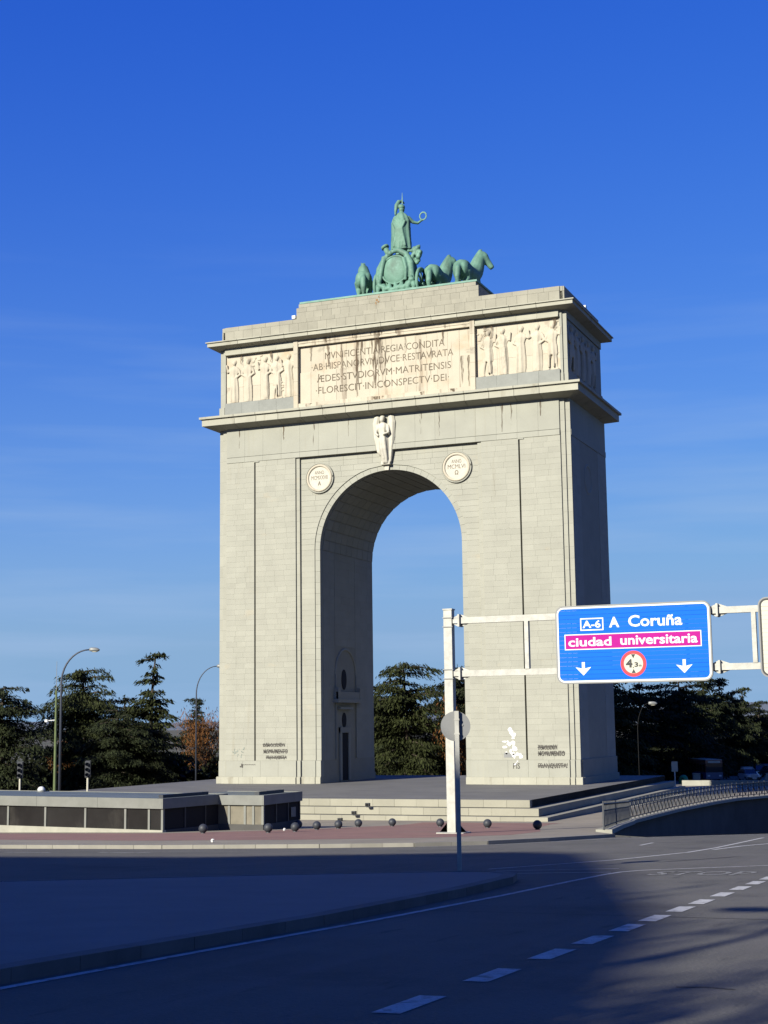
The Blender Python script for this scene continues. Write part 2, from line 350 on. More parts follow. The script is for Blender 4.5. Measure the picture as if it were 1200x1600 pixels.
# kerb stones along the road edge
def along(pts, step):
    out = []; acc = 0.
    for a, b in zip(pts[:-1], pts[1:]):
        a = np.array(a); b = np.array(b); n = max(1, round(np.linalg.norm(b-a)/step))
        for k in range(n): out.append((a+(b-a)*k/n, a+(b-a)*(k+1)/n))
    return out
for a, b in along([(8, -63.5)]+KERB[1:], 1.2):
    mdp = (a+b)/2; ln = np.linalg.norm(b-a); d = (b-a)/ln; nrm = np.array((d[1], -d[0]))
    zz = [tz(*p) for p in (a, b)]
    kb = MB(); q = []
    for k, off in ((0, .0), (1, .13+.006)):
        for p, sgn in ((a+d*.006, 1), (b-d*.006, 1), (b-d*.006, -1), (a+d*.006, -1)):
            pp = p+nrm*(.16*sgn-.10); q.append((pp[0], pp[1], tz(*pp)-.05 if k == 0 else tz(*pp)+off))
    kb.add(q, [(0, 3, 2, 1), (4, 5, 6, 7), (0, 1, 5, 4), (1, 2, 6, 5), (2, 3, 7, 6), (3, 0, 4, 7)])
    put('kerb_stone', kb, 'kerb', pavement)
sheet('red_paving', [(-60, -56.3), (17.6, -56), (28.5, -58.6), (35, -57.6), (39.5, -55.2), (41.6, -51.5), (41.2, -46.0), (38.4, -36.5), (36.8, -29), (36.4, -25.0), (27.8, -25.2), (26.8, -37), (25.2, -42.2), (22.2, -46.4), (-60, -36.5)], .134, 'red')
ISL = [(20, -125), (20, -98), (41.8, -85.4), (45.8, -82.6), (49.3, -80.6), (50.3, -80.5), (50.9, -81.2), (51.25, -82.6), (51.5, -86), (51.62, -92), (51.35, -98.3), (51.2, -125)]
island = sheet('traffic_island', ISL[::-1], .13, 'island', .3)
for a, b in along(ISL[1:-1]+[(51.25, -108)], 1.0):
    ln = np.linalg.norm(b-a); d = (b-a)/ln; nrm = np.array((-d[1], d[0])); q = []
    for k in (0, 1):
        for p, sgn in ((a+d*.005, 1), (b-d*.005, 1), (b-d*.005, -1), (a+d*.005, -1)):
            pp = p+nrm*(.14*sgn-.06); q.append((pp[0], pp[1], tz(*pp)-.05 if k == 0 else tz(*pp)+.137))
    put('kerb_stone', MB().add(q, [(0, 3, 2, 1), (4, 5, 6, 7), (0, 1, 5, 4), (1, 2, 6, 5), (2, 3, 7, 6), (3, 0, 4, 7)]), 'kerb_dark', island)
# road markings
def mark(name, poly): return sheet(name, poly, .006, 'paint')
mark('edge_line', strip([(51.55, -115), (51.62, -98.7), (51.75, -95.5), (52.0, -91), (52.14, -86), (52.16, -81.2), (52.2, -79), (52.3, -77.9), (52.6, -77.1), (53.7, -75.9), (55.2, -74.3), (58, -71.3), (64, -65)], .12))
for i, yc in enumerate((-104.4, -102.5, -100.6, -98.62, -96.57, -94.64, -93.03, -91.38, -89.87, -88.2, -86.65, -84.9, -83.15, -81.5, -79.9)):
    xo = 55.47+.02*max(0, i-3)
    mark('lane_dash', [(xo-.12, yc-.52), (xo+.12, yc-.52), (xo+.12, yc+.52), (xo-.12, yc+.52)])
for yc in (-90.5, -87.1, -83.6): mark('lane_dash', [(57.9, yc-.5), (58.1, yc-.5), (58.1, yc+.5), (57.9, yc+.5)])
mark('edge_line', strip([(49.0, -77.0), (50.7, -71.9), (51.6, -66.6), (51.75, -62.8), (51.72, -58.6), (51.64, -51.8)], .13))
mark('edge_line', strip([(51.95, -64.5), (52.3, -61.2), (53.0, -58.0), (54.5, -53)], .16))
mark('edge_line', strip([(41.6, -62.2), (43.6, -59.8), (44.9, -56.1), (45.8, -52.6), (46.9, -51.3), (49, -48.7), (51.4, -46.1), (54, -44.2)], .10))
mark('lane_dash', strip([(48.85, -60.5), (48.7, -57.8)], .12))
mark('edge_line', strip([(49.4, -79.2), (51.0, -78.4), (52.1, -78.0)], .12)); mark('edge_line', strip([(48.6, -78.4), (50.6, -77.1), (51.9, -76.4)], .10))
for xa in (6, 10, 15, 20, 24.4, 28.5, 32.3): mark('lane_dash', strip([(xa, -67.4), (xa+2.0, -67.5)], .12))
tm = text_mesh('STOP', 0, 2.05, 0, 1.55, .001, .01, 'stop_lettering'); a = np.empty(len(tm.vertices)*3); tm.vertices.foreach_get('co', a); a = a.reshape(-1, 3)
pts = [(53.08+x+z*.02, -79.15+z+x*.12) for x, _, z in a]
tm.vertices.foreach_set('co', np.array([(x, y, tz(x, y)+.0065) for x, y in pts]).ravel()); tm.update(); put('stop_lettering', tm, 'paint', kind='structure')
sheet('asphalt_seam', strip([(44, -86.5), (51.4, -89.1), (57.0, -89.75), (64, -90.3)], .035), .003, 'asphalt_dark')
sheet('asphalt_patch', [(52.0, -73.2), (52.3, -72.7), (53.3, -70.2), (53.55, -69.3), (53.35, -69.6), (52.5, -71.8)], .003, 'asphalt_dark')
sheet('asphalt_patch', strip([(57.25, -96.95), (57.5, -96.9), (57.75, -97.0)], .05), .003, 'asphalt_dark')
# sunken underpass
sheet_floor = MB(); sheet_floor.add([(30, -60, -7.5), (120, -60, -7.5), (120, 55, -7.5), (30, 55, -7.5)], [(0, 1, 2, 3)]); put('underpass_floor', sheet_floor, 'asphalt_dark', kind='structure')
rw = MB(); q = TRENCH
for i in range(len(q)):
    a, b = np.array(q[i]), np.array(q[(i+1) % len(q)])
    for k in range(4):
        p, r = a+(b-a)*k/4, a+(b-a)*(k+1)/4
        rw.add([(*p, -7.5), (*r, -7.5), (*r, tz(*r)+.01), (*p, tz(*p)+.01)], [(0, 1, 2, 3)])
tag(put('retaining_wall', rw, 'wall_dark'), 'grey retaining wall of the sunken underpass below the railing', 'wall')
cop = MB(); RAIL = [(44.2, -46.6), (41.9, -34.5), (39.7, -22), (39.55, -8), (40.0, 4), (40.6, 11), (42.6, 19), (48, 26), (60, 33), (80, 38)]
coping = thing('coping', 'pale concrete coping strip under the curved railing', 'coping')
for a, b in along(RAIL[:8], 1.6):
    d = (b-a)/np.linalg.norm(b-a); n = np.array((-d[1], d[0])); q = []
    for k in (0, 1):
        for p, sg in ((a, 1), (b, 1), (b, -1), (a, -1)):
            pp = p+n*(.35*sg)+d*(.004 if p is a else -.004); q.append((*pp, tz(*p)+(.02 if k == 0 else .22)))
    put('coping_stone', MB().add(q, [(0, 3, 2, 1), (4, 5, 6, 7), (0, 1, 5, 4), (1, 2, 6, 5), (2, 3, 7, 6), (3, 0, 4, 7)]), 'sill', coping)
# far hills
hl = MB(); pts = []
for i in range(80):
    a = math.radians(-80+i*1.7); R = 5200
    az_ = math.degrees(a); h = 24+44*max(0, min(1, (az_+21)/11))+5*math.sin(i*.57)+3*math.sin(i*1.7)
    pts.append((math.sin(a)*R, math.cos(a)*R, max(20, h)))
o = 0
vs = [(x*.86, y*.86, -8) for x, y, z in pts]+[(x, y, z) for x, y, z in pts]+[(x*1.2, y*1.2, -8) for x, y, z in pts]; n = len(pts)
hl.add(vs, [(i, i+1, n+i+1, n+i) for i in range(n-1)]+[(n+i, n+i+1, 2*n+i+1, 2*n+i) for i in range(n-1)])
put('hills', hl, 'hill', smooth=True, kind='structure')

# ------------------------------------------------------------------ stepped platform
PF = dict(x0=-5.2, x1=33.5, y0=-21.8, y1=19.0)
plat = put('platform', MB().box(PF['x0'], PF['x1'], PF['y0']+.3, PF['y1'], -3, 0), 'platform', kind='structure')
cube = MB().box(-.5, .5, -.5, .5, -.5, .5)
def unit(mat):
    k = 'unit_'+mat
    if k not in bpy.data.meshes: me = cube.mesh(k); me.materials.append(M[mat])
    return bpy.data.meshes[k]
def block(name, parent, mat, c, w_, t_, h_, rz=0.):
    o = bpy.data.objects.new(name, unit(mat)); COL.objects.link(o); o.parent = parent; o.location = c; o.scale = (w_, t_, h_); o.rotation_euler = (0, 0, rz); return o
TR = .78; RI = .46
for k in range(4):
    z1 = -RI*k; z0 = z1-RI; e = TR*k
    X0, X1, Y0, Y1 = PF['x0']-e, PF['x1']+e, PF['y0']-e, PF['y1']+e*.6
    if k: put('step_core', MB().box(X0+.05, X1-.45, Y0+.45, Y1-.45, z0-1.6, z1-.03), 'step', plat)
    nb = max(1, int(round((X1-X0)/1.5)))
    for i in range(nb):
        wv = (X1-X0)/nb; block('step_stone', plat, 'step', (X0+(i+.5)*wv, Y0+.24+random.uniform(-.006, .006), (z0+z1)/2-.002*k), wv-.012, .48, RI-.012)
    nb = int(round((Y1-Y0-.5)/2.1))
    for i in range(nb):
        wv = (Y1-Y0-.5)/nb; block('step_stone', plat, 'step', (X1-.24, Y0+.5+(i+.5)*wv, (z0+z1)/2-.002*k), .48, wv-.012, RI-.012)

# ------------------------------------------------------------------ the triumphal arch
W, D = 31.0, 11.67; ZW = 29.9; ZPL = 1.86; ZBASE = .56; ZB0, ZB1 = 26.95, 27.42
XC, RI_, RO_, ZS = 15.57, 6.23, 6.68, 19.12
arch = thing('triumphal_arch', 'huge pale granite triumphal arch with inscribed attic on the stepped platform', 'arch')
core = MB()
def arch_slab(mb, x0, x1, z0, z1, R, y0, y1, n=28):
    ang = [PI-PI*i/n for i in range(n+1)]
    prof = [(XC-R, z0)]+[(XC+R*math.cos(a), ZS+R*math.sin(a)) for a in ang]+[(XC+R, z0)]
    for y, flip in ((y0, 0), (y1, 1)):
        mb_f = []; o = len(mb.v)
        mb.v += [(x0, y, z0), (XC-R, y, z0), (XC-R, y, ZS), (x0, y, ZS), (x0, y, z1), (x1, y, z0), (XC+R, y, z0), (XC+R, y, ZS), (x1, y, ZS), (x1, y, z1)]
        fs = [(0, 1, 2, 3), (6, 5, 8, 7)]
        o2 = len(mb.v); mb.v += [(XC+R*math.cos(a), y, ZS+R*math.sin(a)) for a in ang]+[(x0+(x1-x0)*i/n, y, z1) for i in range(n+1)]
        fs = [tuple(i+o for i in f) for f in fs]+[(o2+i, o2+i+1, o2+n+1+i+1, o2+n+1+i) for i in range(n)]+[(o+3, o2, o2+n+1), (o2+n, o+8, o2+2*n+1)]
        mb.f += [f[::-1] if flip else f for f in fs]
    mb.add([(x, y0, z) for x, z in prof]+[(x, y1, z) for x, z in prof], [(i, i+1, len(prof)+i+1, len(prof)+i) for i in range(len(prof)-1)])
    for xx in (x0, x1): mb.add([(xx, y0, z0), (xx, y1, z0), (xx, y1, z1), (xx, y0, z1)], [(0, 1, 2, 3)])
    mb.add([(x0, y0, z1), (x1, y0, z1), (x1, y1, z1), (x0, y1, z1)], [(0, 1, 2, 3)])
arch_slab(core, .02, W-.02, 0, ZW, RI_+.02, .50, D-.03)
arch_slab(core, 7.64, 23.36, 0, ZB0, RO_, .345, .52)
LAY = [(0, .40, .28), (.40, .78, .14), (.78, 7.3, 0.), (7.3, 7.64, .13), (7.64, 8.89, .32), (8.89, 9.34, .42)]
LAYR = [(W-b, W-a, y) for a, b, y in LAY[:2]]+[(23.70, W-.78, 0.), (23.36, 23.70, .13), (22.25, 23.36, .32), (21.80, 22.25, .42)]
STONES = []     # (material, centre, w, t, h, rz)
def course_patch(mat, x0, x1, z0, z1, y, ch, ln, t=.06, place=None):
    """ashlar courses on a wall patch. place(x,y,z) maps patch coordinates to the world, default the front plane"""
    nr = max(1, round((z1-z0)/ch)); h = (z1-z0)/nr
    for r in range(nr):
        nb = max(1, round((x1-x0)/ln)); ws = np.array([random.uniform(.75, 1.3) for _ in range(nb)]); ws = ws/ws.sum()*(x1-x0)
        if nb > 1 and r % 2: ws = np.roll(ws, 1)
        x = x0
        for wv in ws:
            c = (x+wv/2, y+t/2+random.uniform(0, .007), z0+(r+.5)*h); x += wv
            if place is None: STONES.append((mat, c, wv-.006, t, h-.006, 0.))
            else: STONES.append((mat, place[0](*c), wv-.006, t, h-.006, place[1]))
GROOVES = [(3.50, 1), (26.86, 1)]
for lay, right in ((LAY, 0), (LAYR, 1)):
    for a, b, y in lay:
        top = ZW if b <= .8 or a >= W-.8 else ZB0
        if abs(b-a-.45) < .01: continue          # the ring strip has its own stones
        if b-a < 3: core.box(a+.001, b-.001, y+.03, .51, 0, top-.001)
        else:
            gx = GROOVES[right][0]
            core.box(a+.001, gx-.066, y+.03, .51, 0, top-.001); core.box(gx+.066, b-.001, y+.03, .51, 0, top-.001); core.box(gx-.066, gx+.066, y+.4, .51, 0, top-.001)
            core.box(gx-.066, gx+.066, y+.03, .4, 0, ZPL)
        if b-a < .5: course_patch('stone', a, b, ZPL, top, y, .9, .5)
        elif b-a < 2: course_patch('stone', a, b, ZPL, ZS, y, .45, .95)
        else:
            gx = GROOVES[right][0]
            course_patch('stone', a, gx-.065, ZPL, ZB0, y, .45, 1.05)
            course_patch('stone', gx+.065, b, ZPL, ZB0, y, .45, 1.05)
# spandrels: courses cut to the curve of the arch
def curve_x(z, side): return XC+side*math.sqrt(max(RO_**2-(z-ZS)**2, 0))
spandrel = []
nr = 17; hh = (ZB0-ZS)/nr
for r in range(nr):
    z0 = ZS+r*hh; z1 = z0+hh
    if z0 > ZS+RO_-.02:
        n = 12
        for i in range(n):
            xa = 7.64+(23.36-7.64)*i/n; spandrel.append([(xa+.006, z0+.006), (xa+(23.36-7.64)/n-.006, z0+.006), (xa+(23.36-7.64)/n-.006, z1-.006), (xa+.006, z1-.006)])
        continue
    for side, xe in ((-1, 7.64), (1, 23.36)):
        c0, cm, c1 = (curve_x(z, side) for z in (z0, (z0+z1)/2, z1)); x = xe; sgn = -side
        while True:
            room = (c0-x)*sgn
            last = room < 2.0
            if last:
                spandrel.append([(x+.006*sgn, z0+.006), (c0-.004*sgn, z0+.006), (cm-.004*sgn, (z0+z1)/2), (c1-.004*sgn, z1-.006), (x+.006*sgn, z1-.006)]); break
            wv = random.uniform(1.0, 1.5); xb = x+wv*sgn
            spandrel.append([(x+.006*sgn, z0+.006), (xb-.006*sgn, z0+.006), (xb-.006*sgn, z1-.006), (x+.006*sgn, z1-.006)]); x = xb
for p in spandrel:
    if p[1][0] < p[0][0]: p = p[::-1]
    put('spandrel_stone', MB().prism_y(p, .32+random.uniform(0, .005), .37), 'stone', arch)
for i in range(31):                                # archivolt
    a0, a1 = PI*i/31+.0012, PI*(i+1)/31-.0012; am = (a0+a1)/2
    p = [(XC+R*math.cos(a), ZS+R*math.sin(a)) for R, a in ((RI_, a0), (RO_-.01, a0), (RO_-.01, am), (RO_-.01, a1), (RI_, a1), (RI_, am))]
    put('voussoir', MB().prism_y(p, .40, .9), 'smooth', arch)
for x0 in (XC-RO_+.005, XC+RI_):
    for k in range(19):
        za = ZPL+(ZS-ZPL)*k/19; put('jamb_stone', MB().box(x0, x0+.445, .40, .9, za+.006, za+(ZS-ZPL)/19-.006), 'smooth', arch)
# frieze: band course and tall panels
n = 17
for i in range(n):
    xa = .80+(W-1.6)*i/n; wv = (W-1.6)/n
    block('frieze_panel', arch, 'smooth', (xa+wv/2, .04+random.uniform(0, .004), (ZB1+ZW)/2+.01), wv-.010, .08, ZW-ZB1-.03)
    block('band_stone', arch, 'smooth', (xa+wv/2, .005, (ZB0+ZB1)/2), wv-.010-(0 if 0 < i < n-1 else .0), .10, ZB1-ZB0-.03)
core.box(.79, W-.79, .05, .51, ZB0, ZW)
# plinth and base moulding following the steps of the wall
for lay in (LAY, LAYR):
    for a, b, y in lay:
        nb = max(1, round((b-a)/1.7))
        ya = y if b-a > .46 or y < .4 else .40
        for i in range(nb):
            wv = (b-a)/nb; cx = a+(i+.5)*wv
            block('plinth_stone', arch, 'smooth', (cx, ya-.10+.3, (ZPL+ZBASE)/2), wv-.012, .6, ZPL-ZBASE-.012)
        ext0 = a-.16 if a == 0 else a; ext1 = b+.16 if b == W else b
        nb = max(1, round((b-a)/1.2))
        for i in range(nb):
            wv = (ext1-ext0)/nb; cx = ext0+(i+.5)*wv
            put('base_stone', MB().prism_y([(cx-wv/2+.006, 0.), (cx+wv/2-.006, 0.), (cx+wv/2-.006, ZBASE-.05), (cx-wv/2+.006, ZBASE-.05)], ya-.23, ya+.3), 'trim', arch)
            put('base_stone', MB().box(cx-wv/2+.006, cx+wv/2-.006, ya-.16, ya+.3, ZBASE-.05, ZBASE), 'trim', arch)
core.box(-.08, 9.30, .55, D+.1, .0, ZPL); core.box(21.84, W+.08, .55, D+.1, 0, ZPL)
core.box(-.2, 9.34, .55, D+.2, 0, ZBASE-.02); core.box(21.80, W+.2, .55, D+.2, 0, ZBASE-.02)
# right flank (x=W) and left flank (x=0): courses, sunk panel with roundel
import functools
for xf, sg in ((W, 1), (0, -1)):
    pl = (lambda x, y, z, xf=xf, sg=sg: (xf-sg*y, x, z), PI/2)
    course_patch('stone', .34, 2.95, ZPL, ZB0, 0, .62, 1.5, .05, pl); course_patch('stone', 8.75, D, ZPL, ZB0, 0, .62, 1.5, .05, pl)
    course_patch('stone', 3.1, 8.6, ZPL, ZB0-.3, .17, .62, 1.6, .05, pl)
    course_patch('smooth', .34, D, ZB0, ZB1, -.04, .5, 2.2, .08, pl); course_patch('smooth', .34, D, ZB1+.01, ZW-.02, 0, 2.4, 1.9, .05, pl)
    x0, x1 = sorted((xf-sg*.03, xf-sg*.6))
    core.box(x0, x1, .5, 3.0, 0, ZW); core.box(x0, x1, 8.7, D, 0, ZW); core.box(x0, x1, 3.0, 8.7, ZB0-.29, ZW)
    x0, x1 = sorted((xf-sg*.20, xf-sg*.6)); core.box(x0, x1, 3.0, 8.7, 0, ZB0-.25)
    md = MB().torus((xf+sg*(-.13), 5.4, 24.15), 1.12, .17, 0, 36, 8); put('flank_roundel', md, 'smooth', arch, smooth=True)
# passage: wall courses inside the arch, niche with door, balcony and oval windows
for xf, sg in ((XC-RI_, 1), (XC+RI_, -1)):
    pl = (lambda x, y, z, xf=xf, sg=sg: (xf-sg*y, x, z), PI/2)
    course_patch('stone', .95, 3.25, ZPL, ZS, 0, .62, 1.5, .03, pl); course_patch('stone', 7.6, D-.05, ZPL, ZS, 0, .62, 1.5, .03, pl)
    course_patch('stone', 3.3, 7.55, 11.3, ZS, 0, .62, 1.5, .03, pl)
nich = MB(); xj = XC-RI_
nich.torus((xj, 5.42, 8.9), 2.15, .10, 0, 20, 6, 0, PI)
nich.box(xj-.02, xj+.12, 3.2, 3.35, 1.9, 8.9); nich.box(xj-.02, xj+.12, 7.5, 7.65, 1.9, 8.9)
put('niche_frame', nich, 'stone', arch)
put('ledge', MB().box(xj-.02, xj+.5, 2.8, 8.3, 6.55, 6.85), 'stone', arch)
put('balustrade', MB().box(xj+.22, xj+.38, 3.0, 8.1, 6.85, 7.45).box(xj, xj+.42, 3.0, 3.5, 6.85, 7.8).box(xj, xj+.42, 7.6, 8.15, 6.85, 7.8), 'stone', arch)
put('passage_door', MB().box(xj-.02, xj+.035, 4.35, 5.75, .1, 4.05), 'dark', arch)
put('door_surround', MB().box(xj, xj+.14, 3.95, 4.35, .1, 4.5).box(xj, xj+.14, 5.75, 6.15, .1, 4.5).box(xj, xj+.16, 3.95, 6.15, 4.05, 4.5).box(xj, xj+.3, 3.7, 6.4, 6.0, 6.2), 'stone', arch)
for yc, zc, ry, rz in ((5.08, 5.1, .42, .62), (5.1, 8.5, .5, .85)):
    e = MB(); nn_ = 20; poly = [(yc+ry*math.cos(2*PI*k/nn_), zc+rz*math.sin(2*PI*k/nn_)) for k in range(nn_)]
    e.add([(xj+.03, a, b) for a, b in poly]+[(xj-.1, a, b) for a, b in poly], [tuple(range(nn_))]+[(i, (i+1) % nn_, nn_+(i+1) % nn_, nn_+i) for i in range(nn_)]); put('oval_window', e, 'dark', arch)
vl = MB()
for i in range(22):                                # coffered lining of the vault
    a0, a1 = PI*i/22+.006, PI*(i+1)/22-.006
    for j in range(9):
        y0 = .95+(D-1.0)*j/9+.02; y1 = .95+(D-1.0)*(j+1)/9-.02
        vl.add([(XC+R*math.cos(a), y, ZS+R*math.sin(a)) for R in (RI_+.02, RI_-.03) for a, y in ((a0, y0), (a1, y0), (a1, y1), (a0, y1))],
               [(0, 1, 2, 3), (7, 6, 5, 4), (0, 4, 5, 1), (1, 5, 6, 2), (2, 6, 7, 3), (3, 7, 4, 0)])
put('vault_lining', vl, 'stone', arch, kind='stuff')
# main and upper cornice in separate lengths
def cornice(zw, zf0, zf1, zt, of, ot, wall, seg, sloped):
    # profile (outward offset, z) from the wall below to the wall above
    pr = [(wall, zw), (of, zf0), (of, zf1), (ot, zf1+.02), (ot, zt-.05), (wall-.25, zt+sloped), (wall-.25, zw)]
    def run(a0, a1, n, axis, edge, sgn):
        for i in range(n):
            s0 = a0+(a1-a0)*i/n; s1 = a0+(a1-a0)*(i+1)/n; vs = []
            for s, end in ((s0, i == 0), (s1, i == n-1)):
                g = 0 if end else (.016 if s == s0 else -.016); d = -1 if s == s0 else 1
                for off, z in pr:
                    ss = s+d*off if end else s+g
                    vs.append((ss, edge+sgn*off, z) if axis == 0 else (edge+sgn*off, ss, z))
            k = len(pr); fs = [tuple(range(k-1, -1, -1)), tuple(range(k, 2*k))]+[(j, (j+1) % k, (j+1) % k+k, j+k) for j in range(k)]
            put('cornice_block', MB().add(vs, fs), 'trim', arch)
    nx_ = round(W/seg); run(0, W, nx_, 0, 0, -1); run(0, W, nx_, 0, D, 1)
    ny_ = round(D/seg); run(0, D, ny_, 1, W, 1); run(0, D, ny_, 1, 0, -1)
cornice(ZW, 30.18, 30.74, 31.0, 1.05, 1.24, 0., 2.05, .12)
cornice(37.02, 37.2, 37.5, 37.66, .74, .86, -.02, 2.2, .05)
core.box(.3, W-.3, .3, D-.3, ZW, 39.0)
# attic
AZ0, AZ1 = 31.05, 37.05
for a, b, y in ((.05, .40, .28), (.40, .62, .14), (W-.40, W-.05, .28), (W-.62, W-.40, .14)):
    course_patch('smooth', a, b, AZ0, AZ1, y, 2.0, 1, .2)
    block('dado_stone', arch, 'smooth', ((a+b)/2+(.05 if a > 15 else -.05), y, AZ0+.42), (b-a), .3, .84)
for x0, x1 in ((.62, 7.20), (23.42, W-.62)):
    n = 4
    for i in range(n):
        wv = (x1-x0)/n
        block('dado_stone', arch, 'dado', (x0+(i+.5)*wv, .10, 31.63), wv-.01, .3, 1.16)
        block('lintel_stone', arch, 'trim', (x0+(i+.5)*wv, .12, 36.82), wv-.01, .34, .40)
        block('lintel_stone', arch, 'trim', (x0+(i+.5)*wv, .10, 36.53), wv-.01, .46, .16)
    for i in range(4):
        for j in range(3):
            wv = (x1-x0)/4; hv = (36.45-32.2)/3
            block('relief_slab', arch, 'relief', (x0+(i+.5)*wv, .36, 32.2+(j+.5)*hv), wv-.012, .2, hv-.012)
# inscription frame and slabs
FX0, FX1, FZ0, FZ1 = 7.22, 23.40, 31.08, 37.06
n = 8
for i in range(n):
    wv = (FX1-FX0-.8)/n
    block('frame_stone', arch, 'ochre', (FX0+.4+(i+.5)*wv, .11, 36.98-.10), wv-.01, .36, .30)
    block('frame_stone', arch, 'ochre', (FX0+.4+(i+.5)*wv, .13, 36.6), wv-.01, .32, .22)
    block('frame_stone', arch, 'ochre', (FX0+.4+(i+.5)*wv, .11, FZ0+.24), wv-.01, .36, .46)
for xx in (FX0+.2, FX1-.2):
    for j in range(5): block('frame_stone', arch, 'ochre', (xx, .08, FZ0+(j+.5)*(FZ1-FZ0)/5), .40, .42, (FZ1-FZ0)/5-.012)
xe = FX0+.4; cuts = [0]+list(np.cumsum(rng.uniform(.8, 1.25, 15))); cuts = np.array(cuts)/cuts[-1]*(FX1-FX0-.8)
for j, (za, zb) in enumerate(((FZ0+.47, 34.25), (34.25, 36.48))):
    for i in range(15):
        c0, c1 = cuts[i], cuts[i+1]
        block('inscription_slab', arch, 'ochre', (xe+(c0+c1)/2, .30+random.uniform(-.012, .012)+.05*j, (za+zb)/2), c1-c0-.014, .2, zb-za-.014)
for (s, x0, x1, z0, z1) in (('MVNIFICENTIA·REGIA·CONDITA', 10.0, 20.7, 35.22, 35.80), ('·AB·HISPANORVM·DVCE·RESTAVRATA', 8.75, 21.45, 34.33, 34.91), ('ÆDES·STVDIORVM·MATRITENSIS', 9.25, 21.25, 33.28, 33.86), ('·FLORESCIT·IN·CONSPECTV·DEI·', 9.15, 21.05, 32.28, 32.86)):
    y = .20 if z0 < 34 else .25
    put('inscription_line', text_mesh(s, x0, x1, z0, z1, .012, -.006, 'inscription_line'), 'letter', arch, (0, y-.008, 0))
# attic flanks
for xf, sg in ((W-.05, 1), (.05, -1)):
    pl = (lambda x, y, z, xf=xf, sg=sg: (xf-sg*y, x, z), PI/2)
    course_patch('smooth', .32, D-.05, 32.3, 36.4, .1, 1.4, 2.0, .2, pl); course_patch('smooth', .32, D-.05, AZ0, 32.28, 0, 1.2, 2.0, .3, pl); course_patch('smooth', .32, D-.05, 36.42, AZ1, .0, .6, 2.0, .3, pl)
# parapet
for (z0, z1, ln, y) in ((37.60, 38.62, .88, .16), (38.63, 39.0, 1.3, .19)):
    n = round((W-.34-.7)/ln)
    for i in range(n):
        wv = (W-.34-.7)/n; block('parapet_stone', arch, 'parapet', (.52+(i+.5)*wv, y+.25+random.uniform(-.005, .005), (z0+z1)/2), wv-.014, .5, z1-z0-.012)
    for xx in (.17, W-.17-.35):
        block('parapet_stone', arch, 'parapet', (xx+.175, y+.14+.25, (z0+z1)/2), .345, .5, z1-z0-.012)
    n = round((D-.9)/ln)
    for i in range(n):
        wv = (D-.9)/n
        for xx in (.17+.25, W-.17-.25): block('parapet_stone', arch, 'parapet', (xx, .75+(i+.5)*wv, (z0+z1)/2), .5, wv-.014, z1-z0-.012)
# pedestal of the sculpture
PX0, PX1, PY0, PY1, PZ = 7.25, 23.65, .45, 11.2, 40.35
core.box(PX0+.3, PX1-.3, PY0+.2, PY1-.2, 38.9, PZ)
for j, (za, zb, ins) in enumerate(((39.0, 39.62, 0), (39.62, 40.02, .0), (40.02, PZ, .22))):
    n = (20, 17, 15)[j]
    for i in range(n):
        wv = (PX1-PX0-2*ins)/n; block('pedestal_stone', arch, 'parapet', (PX0+ins+(i+.5)*wv, PY0+.25+random.uniform(-.006, .006), (za+zb)/2), wv-.014, .5, zb-za-.012)
    n = 10
    for i in range(n):
        wv = (PY1-PY0-.5)/n
        for xx in (PX0+ins+.25, PX1-ins-.25): block('pedestal_stone', arch, 'parapet', (xx, PY0+.5+(i+.5)*wv, (za+zb)/2), .5, wv-.014, zb-za-.012)
# roundels with dates
for xc_, zc_, num, let, lw in ((9.42, 25.1, 'MCMXXVII', 'A', .26), (21.53, 25.1, 'MCMLVI', 'Ω', .26)):
    rd = put('roundel', MB().prism_y([(xc_+1.22*math.cos(2*PI*k/40), zc_+1.22*math.sin(2*PI*k/40)) for k in range(40)], .21, .36), 'white_marble', arch)
    put('wreath_ring', fused(functools.reduce(lambda m_, k: m_.ball((xc_+1.06*math.cos(2*PI*k/44), .20, zc_+1.06*math.sin(2*PI*k/44)), (.10, .07+.03*(k % 2), .12), 8, 6), range(44), MB().torus((xc_, .20, zc_), 1.06, .11, 1, 40, 8)), .035, 'wreath_ring', 1), 'relief', rd)
    put('rim', MB().torus((xc_, .21, zc_), 1.24, .06, 1, 44, 6), 'smooth', rd, smooth=True)
    put('date_lettering', text_mesh('ANNO', xc_-.42, xc_+.42, zc_+.32, zc_+.62, .006), 'letter', rd, (0, .209, 0))
    put('date_lettering', text_mesh(num, xc_-.74, xc_+.74, zc_-.13, zc_+.22, .006), 'letter', rd, (0, .209, 0))
    put('date_lettering', text_mesh(let, xc_-.15, xc_+.15, zc_-.62, zc_-.26, .006, .02), 'letter', rd, (0, .209, 0))
